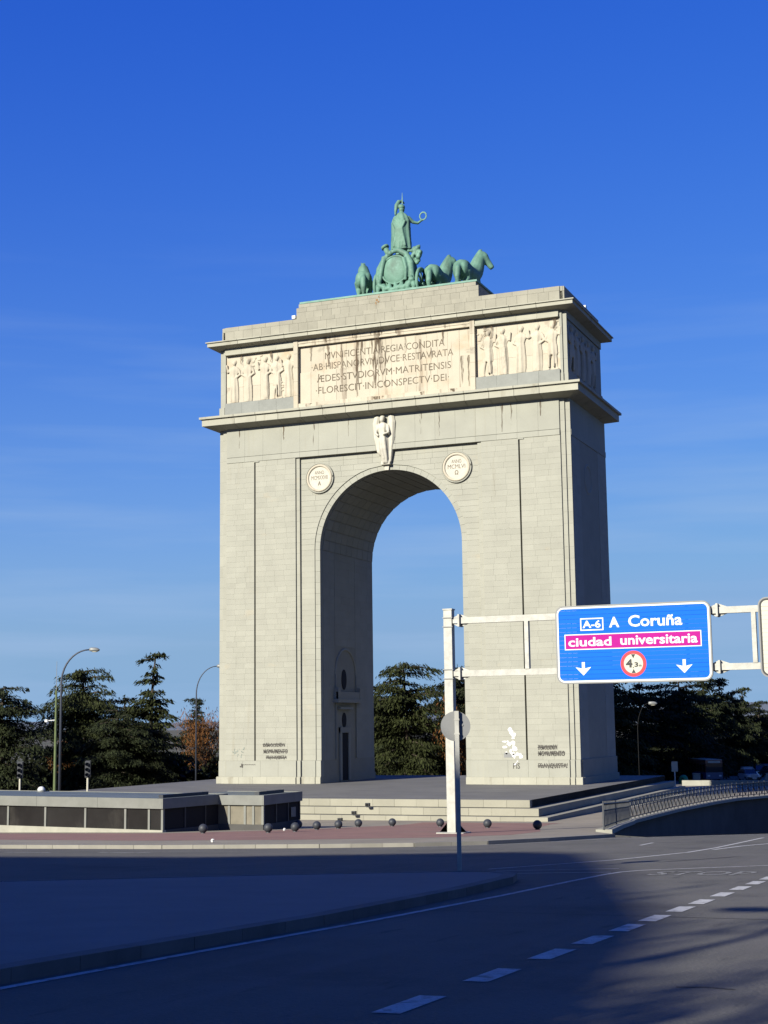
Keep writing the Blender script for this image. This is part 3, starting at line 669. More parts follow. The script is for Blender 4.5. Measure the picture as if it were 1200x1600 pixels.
# winged keystone figure
g = MB(); gx = 15.42
g.loft([(25.85, gx+.05, .1, .30, .30), (26.3, gx+.05, .02, .34, .36), (27.0, gx, -.1, .40, .42), (27.7, gx-.03, -.16, .40, .42), (28.2, gx-.05, -.18, .34, .34), (28.75, gx-.05, -.2, .46, .36), (29.05, gx-.05, -.18, .42, .28), (29.2, gx-.05, -.2, .16, .16)], 24, .10, 6)
g.ball((gx-.07, -.32, 29.45), (.21, .24, .28)); g.ball((gx-.07, -.24, 29.6), (.24, .26, .2))
g.tube([(gx-.5, -.2, 28.95), (gx-.62, -.4, 28.3), (gx-.3, -.62, 28.05)], [.15, .13, .10], 8); g.tube([(gx+.38, -.2, 28.95), (gx+.52, -.45, 28.3), (gx+.12, -.65, 28.15)], [.15, .13, .10], 8)
for sg in (-1, 1):
    g.loft([(25.95+.6*(sg < 0), gx+sg*.42, .12, .12, .12), (26.8, gx+sg*.52, .08, .18, .2), (28.0, gx+sg*.66, .0, .26, .22), (29.2, gx+sg*.70, -.04, .30, .24), (29.72, gx+sg*.62, .0, .26, .2), (29.86, gx+sg*.56, .03, .12, .12)], 16, .12, 5)
g.tube([(gx-.18, -.35, 27.9), (gx-.1, -.42, 27.0), (gx+.02, -.25, 26.2)], [.16, .14, .1], 8); g.box(gx-.35, gx+.45, -.05, .45, 25.72, 25.98)
put('winged_figure', fused(g, .05, 'winged_figure', 2), 'white_marble', arch)
put('keystone', MB().prism_y([(gx-.12, 25.32), (gx+.22, 25.32), (gx+.28, 25.8), (gx-.16, 25.8)], .22, .6), 'white_marble', arch)
# relief figures
def relief_fig(x, z0, h, seed, pose):
    r = random.Random(seed); b = MB(); s = h/4.0; y0 = .30
    lean = r.uniform(-.12, .12); wd = r.uniform(.40, .50)*s
    q = lambda z, dx, rx, ry: (z0+z*s, x+dx*s+lean*z/4, y0, rx*s, ry*s)
    if pose == 0:      # draped
        b.loft([q(0, 0, .42, .2), q(.5, .02, .44, .24), q(1.3, .03, .42, .26), q(2.1, 0, .38, .26), q(2.5, -.02, .36, .24), q(2.95, 0, .50, .26), q(3.2, 0, .44, .2), q(3.32, 0, .16, .14)], 22, .13, 6, r.random()*6)
    else:              # striding, bare legs and short tunic
        b.loft([q(1.25, 0, .46, .24), q(1.8, 0, .44, .26), q(2.4, -.02, .36, .24), q(2.95, 0, .50, .26), q(3.2, 0, .42, .2), q(3.32, 0, .16, .14)], 22, .12, 7, r.random()*6)
        for sg in (-1, 1): b.tube([(x+sg*.18*s, y0, z0+1.5*s), (x+sg*.30*s, y0-.06, z0+.75*s), (x+sg*.34*s, y0, z0+.08*s)], [.19*s, .13*s, .09*s], 8)
        for sg in (-1, 1): b.ball((x+sg*.38*s, y0-.05, z0+.06*s), (.18*s, .14, .08*s))
    b.ball((x+lean*.85, y0-.03, z0+3.62*s), (.2*s, .22*s, .27*s)); b.ball((x+lean*.85+.06, y0+.02, z0+3.72*s), (.23*s, .2*s, .22*s))
    for sg in (-1, 1):
        up_ = r.random() < .3
        e = (x+lean*.7+sg*.62*s, y0-.08, z0+(2.5 if not up_ else 2.75)*s); hnd = (x+lean*.7+sg*(.15 if not up_ else .7)*s, y0-.16, z0+(2.25 if not up_ else 3.5)*s)
        b.tube([(x+lean*.75+sg*.42*s, y0, z0+3.05*s), e, hnd], [.15*s, .12*s, .09*s], 8)
    for k in range(2):
        dx = r.uniform(-.25, .25); b.tube([(x+dx*s, y0-.2*s, z0+2.2*s), (x+dx*1.2*s, y0-.24*s, z0+1.2*s), (x+dx*1.4*s, y0-.18*s, z0+.2*s)], .07*s, 6)
    return fused(b, .055, 'relief_figure', 1)
for i, xx in enumerate((24.35, 25.7, 27.1, 28.45, 29.75)):
    put('relief_figure', relief_fig(xx, 32.24, 3.95, 20+i, int(i in (0, 4))), 'relief', arch)
for i, xx in enumerate((1.4, 2.75, 4.35, 5.55, 6.6)):
    put('relief_figure', relief_fig(xx, 32.24, 3.9, 40+i, int(i in (3,))), 'relief', arch)
hz = MB()          # carved foliage and a shield-shaped wing between the figures
for (xx, zz, n) in ((24.0, 35.6, 9), (3.6, 35.8, 7), (30.0, 35.9, 5), (6.3, 33.2, 7)):
    for k in range(n): hz.ball((xx+random.uniform(-.45, .45), .30, zz+random.uniform(-.5, .5)), (random.uniform(.1, .26), .12, random.uniform(.08, .16)), 8, 6)
put('carved_foliage', hz, 'relief', arch, smooth=True)
for ob in [o for o in arch.children if o.name.startswith('relief_figure')][:5]:      # the same figures turned onto the right flank of the attic
    c2 = ob.copy(); COL.objects.link(c2); c2.parent = arch; c2.rotation_euler = (0, 0, PI/2); c2.location = (W-.05-.10+.28, -22.6-.6+(-.0), 0); c2.scale = (1.3, 1, 1)
    c2.location.y = -30.35+.4
# rain stains running down the inscription, the reliefs and the frieze
def stains(name, items, y):
    for (x, w_, zt, ln) in items:
        n = 9; lft, rgt = [], []
        for k in range(n):
            t = k/(n-1); e = w_*(.5-.38*t)*random.uniform(.6, 1.15); c = x+random.uniform(-.04, .04)
            lft.append((c-e, zt-ln*t)); rgt.append((c+e, zt-ln*t))
        p = lft+rgt[::-1]; yy = y-random.uniform(0, .003)
        put(name, MB().add([(a_, yy, c_) for a_, c_ in p], [(k, k+1, 2*n-2-k, 2*n-1-k) for k in range(n-1)]), 'stain', arch)
stains('rain_stain', [(8.7, .25, 36.4, 1.2), (10.3, .3, 36.45, 2.0), (11.55, .14, 36.45, 3.4), (12.95, .5, 36.45, 4.7), (13.35, .22, 36.4, 3.6), (14.55, .75, 36.45, 4.2), (15.0, .5, 36.4, 2.6), (15.5, .16, 35.4, 3.2), (17.3, .12, 36.4, 1.4), (18.6, .14, 36.0, 3.6), (19.5, .10, 35.2, 2.8), (20.6, .2, 36.4, 1.3), (22.2, .35, 34.2, 2.4), (22.75, .25, 34.2, 2.6), (9.4, .10, 34.0, 2.0)], .188)
stains('rain_stain', [(12.9, .7, 37.1, .7), (14.8, 1.4, 37.1, .8), (10.2, .5, 37.1, .5), (16.6, .5, 37.1, .5), (20.9, .5, 37.1, .5), (14.9, 1.2, 31.5, .4), (8.5, .9, 31.5, .3), (18.8, .5, 31.5, .35), (21.5, .6, 31.5, .35)], -.076)
stains('rain_stain', [(24.1, .5, 36.4, 1.8), (24.7, .4, 36.4, 1.1), (30.0, .3, 36.4, 1.0), (2.1, .25, 36.4, .8), (5.0, .3, 36.4, .9)], .10)
stains('rain_stain', [(2.0, .12, 29.8, 1.6), (6.2, .2, 29.8, 1.2), (9.0, .16, 29.8, 2.0), (12.2, .1, 29.8, 1.4), (18.6, .22, 29.8, 1.8), (22.4, .14, 29.8, 1.1), (25.5, .3, 29.8, 2.2), (26.3, .14, 29.8, 2.3), (28.7, .22, 29.8, 1.2), (20.2, .1, 29.8, 2.1)], -.012)
# graffiti, torn poster
gf = [('DEMOLICIÓN', 27.75, 29.25, 2.62, 3.05), ('MONUMENTO', 27.75, 29.85, 2.14, 2.54), ('FRANQUISTA!', 27.75, 30.05, 1.20, 1.62), ('DEMOLICIÓN', 4.25, 6.25, 2.98, 3.34), ('MONUMENTO', 4.3, 6.5, 2.44, 2.80), ('FRANQUISTA', 4.55, 6.4, 1.95, 2.28)]
def spray(name, mat, lines, y):
    b = MB()
    for (pts, wd) in lines:
        for (a, c) in zip(pts[:-1], pts[1:]):
            a, c = np.array(a), np.array(c); d = (c-a)/max(np.linalg.norm(c-a), 1e-6); n_ = np.array((-d[1], d[0]))*wd/2
            p = [a-n_, c-n_, c+n_, a+n_]; yy = y-random.uniform(0, .001); b.add([(q_[0], yy, q_[1]) for q_ in p], [(0, 1, 2, 3)])
    return put(name, b, mat, arch)
for (s, x0, x1, z0, z1) in gf:
    y = -.006 if z0 > ZPL else -.106
    put('graffiti', text_mesh(s, x0, x1, z0, z1, .002, .012, 'graffiti'), 'graffiti', arch, (0, y, 0))
    sc = []; zz = [(x0+(x1-x0)*k/26, z0+(z1-z0)*(.15 if k % 2 else .85)+random.uniform(-.06, .06)) for k in range(27)]; sc.append((zz, .035))
    sc.append(([(x0-.05, (z0+z1)/2+random.uniform(-.05, .05)), (x1, (z0+z1)/2+random.uniform(-.05, .08))], .05))
    spray('graffiti_scrawl', 'graffiti', sc, y-.004)
def blob(name, mat, x0, x1, z0, z1, y, n, seed, sx=.2):
    r = random.Random(seed); b = MB()
    for k in range(n):
        cx, cz = r.uniform(x0, x1), r.uniform(z0, z1); m_ = 9; a0 = r.random()*6; rx, rz = r.uniform(.4, 1)*sx, r.uniform(.4, 1)*sx
        p = [(cx+rx*r.uniform(.5, 1)*math.cos(a0-2*PI*i/m_), cz+rz*r.uniform(.5, 1)*math.sin(a0-2*PI*i/m_)) for i in range(m_)]
        b.add([(a_, y-.0012*k, c_) for a_, c_ in p[::-1]], [tuple(range(m_))])
    return put(name, b, mat, arch)
blob('torn_poster', 'poster', 25.5, 26.0, 3.5, 4.3, -.006, 7, 3, .24); blob('torn_poster', 'poster', 25.0, 25.9, 2.3, 3.3, -.006, 10, 4, .3); blob('torn_poster', 'poster', 25.6, 26.4, 2.05, 2.4, -.006, 6, 5, .24); blob('torn_poster', 'poster', 25.75, 26.2, 1.5, 1.84, -.106, 4, 6, .16)
put('torn_poster', MB().box(25.0, 25.9, -.006, -.001, 2.05, 2.42), 'sign_back', arch)
put('graffiti', text_mesh('PIS', 25.75, 26.3, 1.2, 1.62, .002, .01, 'graffiti'), 'graffiti', arch, (0, -.107, 0))
blob('faded_spray_tag', 'graffiti_grey', 1.4, 2.5, 2.1, 2.9, -.006, 16, 9, .12)
blob('black_spray_tag', 'graffiti', 2.1, 2.4, 1.25, 1.6, -.106, 7, 10, .14); spray('graffiti_scrawl', 'graffiti', [([(2.4+.1*k, 1.52+.05*(k % 2)) for k in range(13)], .04)], -.107)
# a few bullet-like chips and the rust streak on the pedestal
blob('rust_streak', 'rust', 14.6, 14.9, 39.4, 40.2, PY0-.012, 7, 11, .16)
put('wall_core', core, 'core', arch)
for gx_ in (3.50, 26.86): put('slot_shadow_ledge', MB().box(gx_-.06, gx_+.40, -.07, .02, ZB0-.09, ZB0-.004), 'smooth', arch)      # ledge added so its shadow draws the stub at each slot head
# ashlar: the largest 300 as single stones, the rest joined
def seen(s):
    c = s[1]; d = math.hypot(c[0]-CAM[0], c[1]-CAM[1]); face = s[2]*s[4]/d**2
    return face*(1. if s[5] == 0 else .15)
STONES.sort(key=seen, reverse=True)
for (mt_, c, w_, t_, h_, rz) in STONES[:300]: block('stone_block', arch, mt_, c, w_, t_, h_, rz)
for mt_ in ('stone', 'smooth'):
    rest = MB()
    for (m2, c, w_, t_, h_, rz) in STONES[300:]:
        if m2 == mt_: rest.obox(c, (math.cos(rz), math.sin(rz)), (-math.sin(rz), math.cos(rz)), w_, t_, h_)
    if rest.v: put('ashlar_courses', rest, mt_, arch, kind='stuff')
for nm, xx, yy in (('floodlight', 7.0, .6), ('floodlight', W-.5, 8.0)):
    o = thing(nm, 'small white floodlight box on the parapet '+('beside the left end of the sculpture pedestal' if xx < 9 else 'at the right rear edge of the arch roof'), 'floodlight', (xx, yy, 39.0))
    put('bracket', MB().box(-.05, .05, -.05, .05, 0, .15), 'grey_metal', o); put('housing', MB().box(-.16, .16, -.2, .2, .15, .42), 'sign_white', o)

# ------------------------------------------------------------------ bronze chariot group
quad = thing('quadriga_sculpture', 'green bronze chariot drawn by horses with a helmeted goddess on the arch top', 'sculpture', (0, 0, 0))
PB = PZ+.16
put('bronze_base', MB().box(PX0+.32, PX1-.12, PY0-.04, PY1-.2, PZ+.003, PB), 'bronze_slab', quad)
QX, QY = 15.25, 4.6
def horse_mesh(turn):
    """horse facing +Y, metres of a real horse; head turned by `turn` towards +X"""
    b = MB()
    b.tube([(0, -.98, 1.22), (0, -.86, 1.27), (0, -.62, 1.28), (0, -.2, 1.2), (0, .2, 1.18), (0, .5, 1.24), (0, .68, 1.26), (0, .80, 1.22)], [.12, .27, .345, .35, .36, .345, .29, .14], 16)
    for sg in (-1, 1):
        b.ball((sg*.15, -.70, 1.2), (.2, .33, .34)); b.ball((sg*.15, .5, 1.15), (.17, .26, .3))
        b.tube([(sg*.18, -.66, 1.1), (sg*.2, -.55, .82), (sg*.2, -.86, .52), (sg*.2, -.82, .2), (sg*.2, -.76, .1)], [.22, .14, .075, .055, .075], 10); b.ball((sg*.2, -.74, .05), (.075, .1, .07), 8, 6)
        k = .32 if sg > 0 else 0.
        b.tube([(sg*.17, .56, 1.02), (sg*.18, .62+k*.6, .62+k*.5), (sg*.18, .60+k*.35, .25+k*.55), (sg*.18, .62+k*.3, .1+k*.5)], [.15, .08, .055, .07], 10); b.ball((sg*.18, .66+k*.3, .06+k*.5), (.075, .1, .07), 8, 6)
    n1 = Vector((.05*turn, .80, 1.62)); n2 = Vector((.13*turn, .88, 1.95)); poll = Vector((.22*turn, .96, 2.27))
    b.tube([(0, .55, 1.3), (.01*turn, .72, 1.46), n1, n2, poll], [.35, .36, .33, .27, .19], 14)
    hd = Vector((turn*.62, .60-.25*abs(turn), -.95)).normalized(); mz = poll+hd*.72
    b.tube([poll+Vector((0, 0, -.02)), poll+hd*.18, poll+hd*.4, mz, mz+hd*.05], [.185, .205, .145, .115, .08], 12)
    sd = hd.cross(Vector((0, 0, 1))).normalized()
    for sg in (-1, 1): b.tube([poll+sd*.07*sg+Vector((0, 0, .05)), poll+sd*.09*sg+Vector((0, 0, .25))], [.055, .015], 6)
    b.tube([(0, .56, 1.62), n1+Vector((0, -.2, .13)), n2+Vector((0, -.16, .10)), poll+Vector((0, -.10, .10)), poll+hd*.1+Vector((0, 0, .10))], [.07, .10, .10, .09, .05], 8)
    b.tube([(0, -.96, 1.34), (0, -1.14, 1.12), (0, -1.2, .75), (0, -1.14, .35)], [.07, .13, .12, .04], 10)
    sc = 2.15; b.v = [(x*sc, y*sc, z*sc) for x, y, z in b.v]
    return fused(b, .085, 'horse', 2)
hr, hl_ = horse_mesh(1.0), horse_mesh(-.35)
for x, y, rz, me in ((20.75, 6.5, -.04, hr), (17.9, 6.7, .04, hr), (13.0, 6.9, .30, hl_), (11.3, 5.9, .36, hl_)):
    o = put('horse', me, 'bronze', quad, (x, y, PB-.02)); o.rotation_euler = (0, 0, rz)
pole = MB()
for x in (16.2, 18.0): pole.tube([(x, 5, 42.2), (x, 8.2, 42.9)], .09, 8)
put('harness_pole', pole, 'bronze', quad, smooth=True)
def wheel_mesh():
    b = MB().torus((0, 0, 0), 1.38, .15, 0, 36, 8).torus((0, 0, 0), 1.2, .08, 0, 36, 6).tube([(-.28, 0, 0), (.28, 0, 0)], [.26, .26], 12)
    for k in range(10): b.tube([(0, .2*math.cos(k*PI/5), .2*math.sin(k*PI/5)), (0, 1.3*math.cos(k*PI/5), 1.3*math.sin(k*PI/5))], [.10, .07], 6)
    return b
wm = wheel_mesh().mesh('wheel', True)
for sx in (-1.95, 1.95): put('wheel', wm, 'bronze', quad, (QX+sx, QY+.1, PB+1.52))
ch = MB()           # body: closed shell with an oval back
ch.loft([(41.55, QX, QY, 1.0, .9), (42.1, QX, QY, 1.45, 1.15), (43.0, QX, QY-.05, 1.62, 1.2), (44.0, QX, QY-.05, 1.45, 1.1), (44.75, QX, QY, 1.05, .85)], 28)
put('chariot_body', fused(ch, .09, 'chariot_body', 2), 'bronze', quad)
ov = MB(); ov.ball((QX-.05, QY-1.12, 43.25), (1.12, .28, 1.28), 32, 16); ov.torus((QX-.05, QY-1.2, 43.25), 1.22, .09, 1, 40, 8)
put('oval_shield', ov, 'bronze', quad, smooth=True)
rm = MB()           # scrolled rims sweeping down on both sides
rm.tube([(QX-.5, QY-1.0, 44.95), (QX+.25, QY-1.1, 45.0), (QX+.95, QY-1.05, 44.55), (QX+1.35, QY-1.05, 43.7), (QX+1.42, QY-1.05, 42.6), (QX+1.62, QY-1.1, 41.6)], [.16, .24, .28, .3, .28, .3], 10)
rm.tube([(QX-.4, QY-1.1, 44.9), (QX-1.0, QY-1.1, 44.3), (QX-1.5, QY-1.0, 43.5), (QX-1.75, QY-.9, 42.6), (QX-1.72, QY-.9, 41.5)], [.24, .3, .34, .3, .3], 10)
rm.tube([(QX-1.0, QY-1.2, 44.5), (QX-1.25, QY-1.3, 43.3), (QX-1.45, QY-1.25, 42.2)], [.26, .22, .16], 8)
rm.tube([(QX+.8, QY-1.35, 44.2), (QX+1.05, QY-1.4, 43.2), (QX+.95, QY-1.3, 42.2)], [.2, .16, .14], 8)
put('scrolled_rim', fused(rm, .07, 'scrolled_rim', 1), 'bronze', quad)
dr = MB()           # festoon and drapery hanging below the shield
for k in range(26):
    t = k/25; a = PI+PI*t; dr.ball((QX+1.5*math.cos(a)+random.uniform(-.08, .08), QY-1.3, 42.3+.75*math.sin(a)+random.uniform(-.12, .12)), (.2, .2, random.uniform(.14, .26)), 8, 6)
for k in range(7):
    x = QX-1.7+.55*k; dr.tube([(x, QY-1.1, 42.1), (x+.12, QY-1.3, 41.6), (x+random.uniform(-.1, .3), QY-1.25, 41.05)], [.2, .2, .12], 8)
dr.ball((QX+1.5, QY-1.2, 41.2), (.5, .35, .3)); dr.ball((QX-1.7, QY-1.2, 41.1), (.4, .35, .3))
put('festoon', fused(dr, .065, 'festoon', 1), 'bronze', quad)
fl = MB()           # flower bunch and horn at the upper right, short column stub at the left
for k in range(30): fl.ball((QX+1.0+random.uniform(0, 1.15), QY-.7+random.uniform(-.2, .25), 44.35+random.uniform(-.55, .75)), random.uniform(.13, .27), 8, 6)
fl.tube([(QX+1.6, QY-.7, 44.5), (QX+1.95, QY-.7, 45.2), (QX+2.1, QY-.7, 45.35)], [.3, .22, .05], 8)
put('flower_bunch', fused(fl, .07, 'flower_bunch', 1), 'bronze', quad)
cs = MB().tube([(QX-.55, QY-1.1, 44.5), (QX-.95, QY-1.1, 45.35)], [.28, .22], 12).tube([(QX-.93, QY-1.1, 45.33), (QX-1.02, QY-1.1, 45.5)], [.36, .34], 12)
put('column_stub', cs, 'bronze', quad, smooth=True)
gd = MB(); GX, GY = QX+.12, QY      # goddess seen from behind in a long cloak
gd.loft([(44.6, GX, GY, .55, .45), (45.25, GX, GY, .52, .42), (45.3, GX, GY-.05, .92, .58), (45.9, GX, GY-.06, .90, .58), (47.0, GX-.02, GY-.05, .84, .54), (47.9, GX-.02, GY-.03, .84, .52), (48.3, GX-.03, GY, .68, .42), (48.55, GX, GY, .46, .34), (48.72, GX+.02, GY, .2, .2)], 36, .085, 9)
for k in range(5): gd.tube([(GX-.55+.28*k, GY-.46, 48.0-.1*abs(k-2)), (GX-.2+.12*k, GY-.62, 47.1), (GX-.5+.27*k, GY-.56, 45.5)], [.10, .12, .10], 8)
gd.tube([(GX-.5, GY-.4, 48.1), (GX, GY-.56, 47.6), (GX+.45, GY-.4, 48.0)], .11, 8)
gd.ball((GX+.06, GY+.04, 49.02), (.26, .3, .33)); gd.tube([(GX+.04, GY, 48.6), (GX+.05, GY, 48.9)], .17, 10)
gd.tube([(GX+.58, GY+.1, 48.25), (GX+.98, GY+.35, 47.82), (GX+1.35, GY+.55, 47.75), (GX+1.62, GY+.7, 48.0)], [.2, .16, .13, .10], 10); gd.ball((GX+1.68, GY+.74, 48.06), (.12, .12, .12))
gd.tube([(GX-.62, GY+.05, 48.2), (GX-.72, GY+.2, 47.3), (GX-.45, GY+.55, 46.9)], [.2, .16, .12], 10)
go_ = put('goddess', fused(gd, .06, 'goddess', 1), 'bronze', quad)
cs = MB()           # tall helmet crest falling down the neck
cp = [(GX+.22, GY+.34, 49.62), (GX+.0, GY+.2, 49.80), (GX-.18, GY, 49.72), (GX-.32, GY-.2, 49.35), (GX-.36, GY-.3, 48.9), (GX-.40, GY-.32, 48.45)]
cs.tube(cp, [.06, .14, .2, .2, .15, .08], 10); cs.ball((GX+.06, GY+.03, 49.2), (.3, .34, .27))
put('helmet_crest', fused(cs, .045, 'helmet_crest', 1), 'bronze', go_)
put('spear_tip', MB().tube([(GX+.1, GY+.1, 49.5), (GX+.1, GY+.1, 50.0), (GX+.1, GY+.1, 50.55)], [.06, .045, .015], 6), 'bronze_slab', go_)
wr = MB()
for k in range(16): wr.ball((GX+1.78+.30*math.cos(k*PI/8), GY+.7, 48.38+.34*math.sin(k*PI/8)), (.075, .05, .085), 6, 5)
wr.torus((GX+1.78, GY+.7, 48.38), .32, .035, 1, 24, 6); put('laurel_wreath', wr, 'bronze_slab', go_, smooth=True)

# ------------------------------------------------------------------ motorway sign gantry
GXY = (38.08, -48.66); GZ = tz(*GXY)+.13
gan = thing('sign_gantry', 'galvanised steel gantry frame with square posts across the cross street', 'gantry', (*GXY, GZ))
for s_ in (0, 27.0):
    post = put('post', MB().box(s_-.22, s_+.16, -.19, .19, 0, 9.66), 'galv', gan)
    put('base_plate', MB().box(s_-.62, s_+.62, -.5, .5, 0, .06), 'galv', post)
    for gx_, ya, yb in ((0, -.5, -.2), (0, .2, .5)): put('gusset', MB().prism_y([(s_+.18, .06), (s_+.6, .06), (s_+.18, .5)], -.03, .03).prism_y([(s_-.24, .06), (s_-.24, .5), (s_-.62, .06)], -.03, .03), 'galv', post)
    put('post_cap', MB().box(s_-.25, s_+.19, -.22, .22, 9.66, 9.72), 'galv', post)
    for zb in (9.12, 6.85):
        put('clamp', MB().box(s_-.26, s_+.20, -.23, -.2, zb-.22, zb-.18).box(s_-.26, s_+.20, -.23, -.2, zb+.18, zb+.22), 'grey_metal', post)
for zb in (9.18, 6.86):
    bm_ = put('beam', MB().box(.50, 26.6, -.13, .13, zb-.135, zb+.135), 'galv', gan)
    for xa in (.5, 11.72, 26.4):
        put('flange', MB().box(xa-.04, xa+.04, -.27, .27, zb-.27, zb+.27).prism_y([(xa+.05, zb+.13), (xa+.42, zb+.13), (xa+.05, zb+.27)], -.02, .02).prism_y([(xa+.05, zb-.13), (xa+.05, zb-.27), (xa+.42, zb-.13)], -.02, .02).prism_y([(xa-.05, zb+.13), (xa-.05, zb+.27), (xa-.36, zb+.13)], -.02, .02).prism_y([(xa-.05, zb-.13), (xa-.36, zb-.13), (xa-.05, zb-.27)], -.02, .02), 'galv', bm_)
    put('beam_stub', MB().box(.14, .5, -.11, .11, zb-.11, zb+.11), 'galv', bm_)
for xa in (3.55, 13.16, 20): put('strut', MB().box(xa-.09, xa+.09, -.16, .09, 6.99, 9.05), 'galv', gan)
def rounded(x0, x1, z0, z1, r, n=6):
    p = []
    for cx, cz, a0 in ((x1-r, z0+r, -PI/2), (x1-r, z1-r, 0), (x0+r, z1-r, PI/2), (x0+r, z0+r, PI)):
        p += [(cx+r*math.cos(a0+PI/2*k/n), cz+r*math.sin(a0+PI/2*k/n)) for k in range(n+1)]
    return p
def ring_y(outer, inner, y0, y1):
    n = len(outer); b = MB(); vs = [(x, y, z) for y in (y0, y1) for pl in (outer, inner) for x, z in pl]
    fs = []
    for i in range(n):
        j = (i+1) % n; fs += [(i, j, n+j, n+i), (2*n+i, 3*n+i, 3*n+j, 2*n+j), (i, 2*n+i, 2*n+j, j), (n+i, n+j, 3*n+j, 3*n+i)]
    return b.add(vs, fs)
def sign_panel(root, x0, x1, z0, z1, mat, border, bcol2, nsl):
    """board of horizontal aluminium slats with rounded outline and edge stripe; plane y=0 faces the driver (-Y)"""
    r = .34; out = rounded(x0, x1, z0, z1, r)
    put('back_frame', ring_y(rounded(x0, x1, z0, z1, r), rounded(x0+.06, x1-.06, z0+.06, z1-.06, r-.06), -.012, .10), 'sign_back', root)
    for k in range(nsl):
        a, b = z0+.03+(z1-z0-.06)*k/nsl, z0+.03+(z1-z0-.06)*(k+1)/nsl
        def inset(z):
            e = max(0, r-(z-z0), r-(z1-z)); return .03+(r-math.sqrt(max(r*r-e*e, 0)) if e > 0 else 0)
        za, zb = a+.004, b-.004
        p = [(x0+inset(za), za), (x1-inset(za), za), (x1-inset(zb), zb), (x0+inset(zb), zb)]
        put('panel_slat', MB().prism_y(p, .0, .05), mat, root)
    put('edge_stripe', ring_y(rounded(x0+.05, x1-.05, z0+.05, z1-.05, r-.05), rounded(x0+.13, x1-.13, z0+.13, z1-.13, r-.13), -.004, .004), border, root)
    for xa in (x0+1.0, x1-1.0): put('rear_bracket', MB().box(xa-.06, xa+.06, .05, .14, z0+.15, z1-.15), 'galv', root)
SGY = GXY[1]-.30
sg_ = thing('direction_sign', 'blue overhead road sign to A Coruña with magenta university stripe on the gantry', 'road sign', (GXY[0], SGY, 0))
sign_panel(sg_, 4.90, 11.47, 6.30, 9.59, 'blue', 'sign_white', None, 18)
def flat(name, poly, mat, y=-.004, parent=sg_): return put(name, MB().prism_y(poly, y, y+.003), mat, parent)
def rect(x0, x1, z0, z1): return [(x0, z0), (x1, z0), (x1, z1), (x0, z1)]
def letters(s, x0, x1, z0, z1, mat='sign_white', bold=.025, y=-.004, parent=sg_): return put('lettering', text_mesh(s, x0, x1, z0, z1, .002, bold, 'lettering'), mat, parent, (0, y, 0))
put('number_box', ring_y(rect(5.98, 6.98, 8.52, 9.05), rect(6.03, 6.93, 8.57, 9.00), -.004, -.001), 'sign_white', sg_)
letters('A-6', 6.08, 6.86, 8.63, 8.95)
letters('A', 7.22, 7.66, 8.62, 9.06, bold=.03); letters('Coruña', 8.04, 10.30, 8.615, 9.10, bold=.022)
flat('stripe_border', rect(5.28, 11.06, 7.72, 8.38), 'sign_white'); flat('magenta_stripe', rect(5.32, 11.02, 7.76, 8.34), 'magenta', -.007)
letters('ciudad', 5.44, 7.30, 7.86, 8.24, bold=.022, y=-.009); letters('universitaria', 7.68, 10.90, 7.87, 8.25, bold=.022, y=-.009)
def disc(cx, cz, r, n=40): return [(cx+r*math.cos(2*PI*k/n), cz+r*math.sin(2*PI*k/n)) for k in range(n)]
flat('limit_red_ring', disc(8.20, 7.08, .545), 'signred', -.005); flat('limit_face', disc(8.20, 7.08, .405), 'cream', -.008)
flat('limit_marker', [(8.20, 7.30), (8.29, 7.47), (8.11, 7.47)], 'black', -.0105); flat('limit_marker', [(8.11, 6.69), (8.29, 6.69), (8.20, 6.86)], 'black', -.0105)
letters('4', 7.88, 8.16, 6.92, 7.27, 'black', .045, -.0105); letters('3', 8.24, 8.40, 6.94, 7.14, 'black', .04, -.0105); letters('m', 8.43, 8.54, 6.95, 7.03, 'black', .03, -.0105)
flat('limit_comma', rect(8.17, 8.205, 6.89, 6.95), 'black', -.0105)
for cx in (6.06, 10.31): flat('down_arrow', [(cx, 6.64), (cx+.34, 6.99), (cx+.20, 6.965), (cx+.065, 6.93), (cx+.065, 7.20), (cx-.065, 7.20), (cx-.065, 6.93), (cx-.20, 6.965), (cx-.34, 6.99)], 'sign_white')
s2 = thing('direction_sign', 'white overhead sign with black edge at the right end of the gantry', 'road sign', (GXY[0], SGY, 0))
sign_panel(s2, 13.38, 18.6, 6.38, 9.62, 'cream', 'black', None, 18)
# round sign from behind on the traffic island
rs = thing('round_sign', 'back of a round grey road sign on a thin pole on the traffic island', 'road sign', (49.42, -80.19, tz(49.42, -80.19)+.13))
u_ = np.array((.93, .36)); 
put('pole', MB().box(-.045, .045, -.045, .045, 0, 3.30), 'galv', rs)
dk = MB(); dk.prism_y(disc(-.03, 2.98, .315), .065, .08); put('disc', dk, 'sign_back', rs); put('clamp', MB().box(-.055, .055, -.05, .064, 3.1, 3.14).box(-.055, .055, -.05, .064, 2.8, 2.84), 'galv', rs)
put('bolt', MB().tube([(.12, .066, 3.0), (.12, .05, 3.0)], .02, 8), 'grey_metal', rs)
rs.rotation_euler = (0, 0, .30)
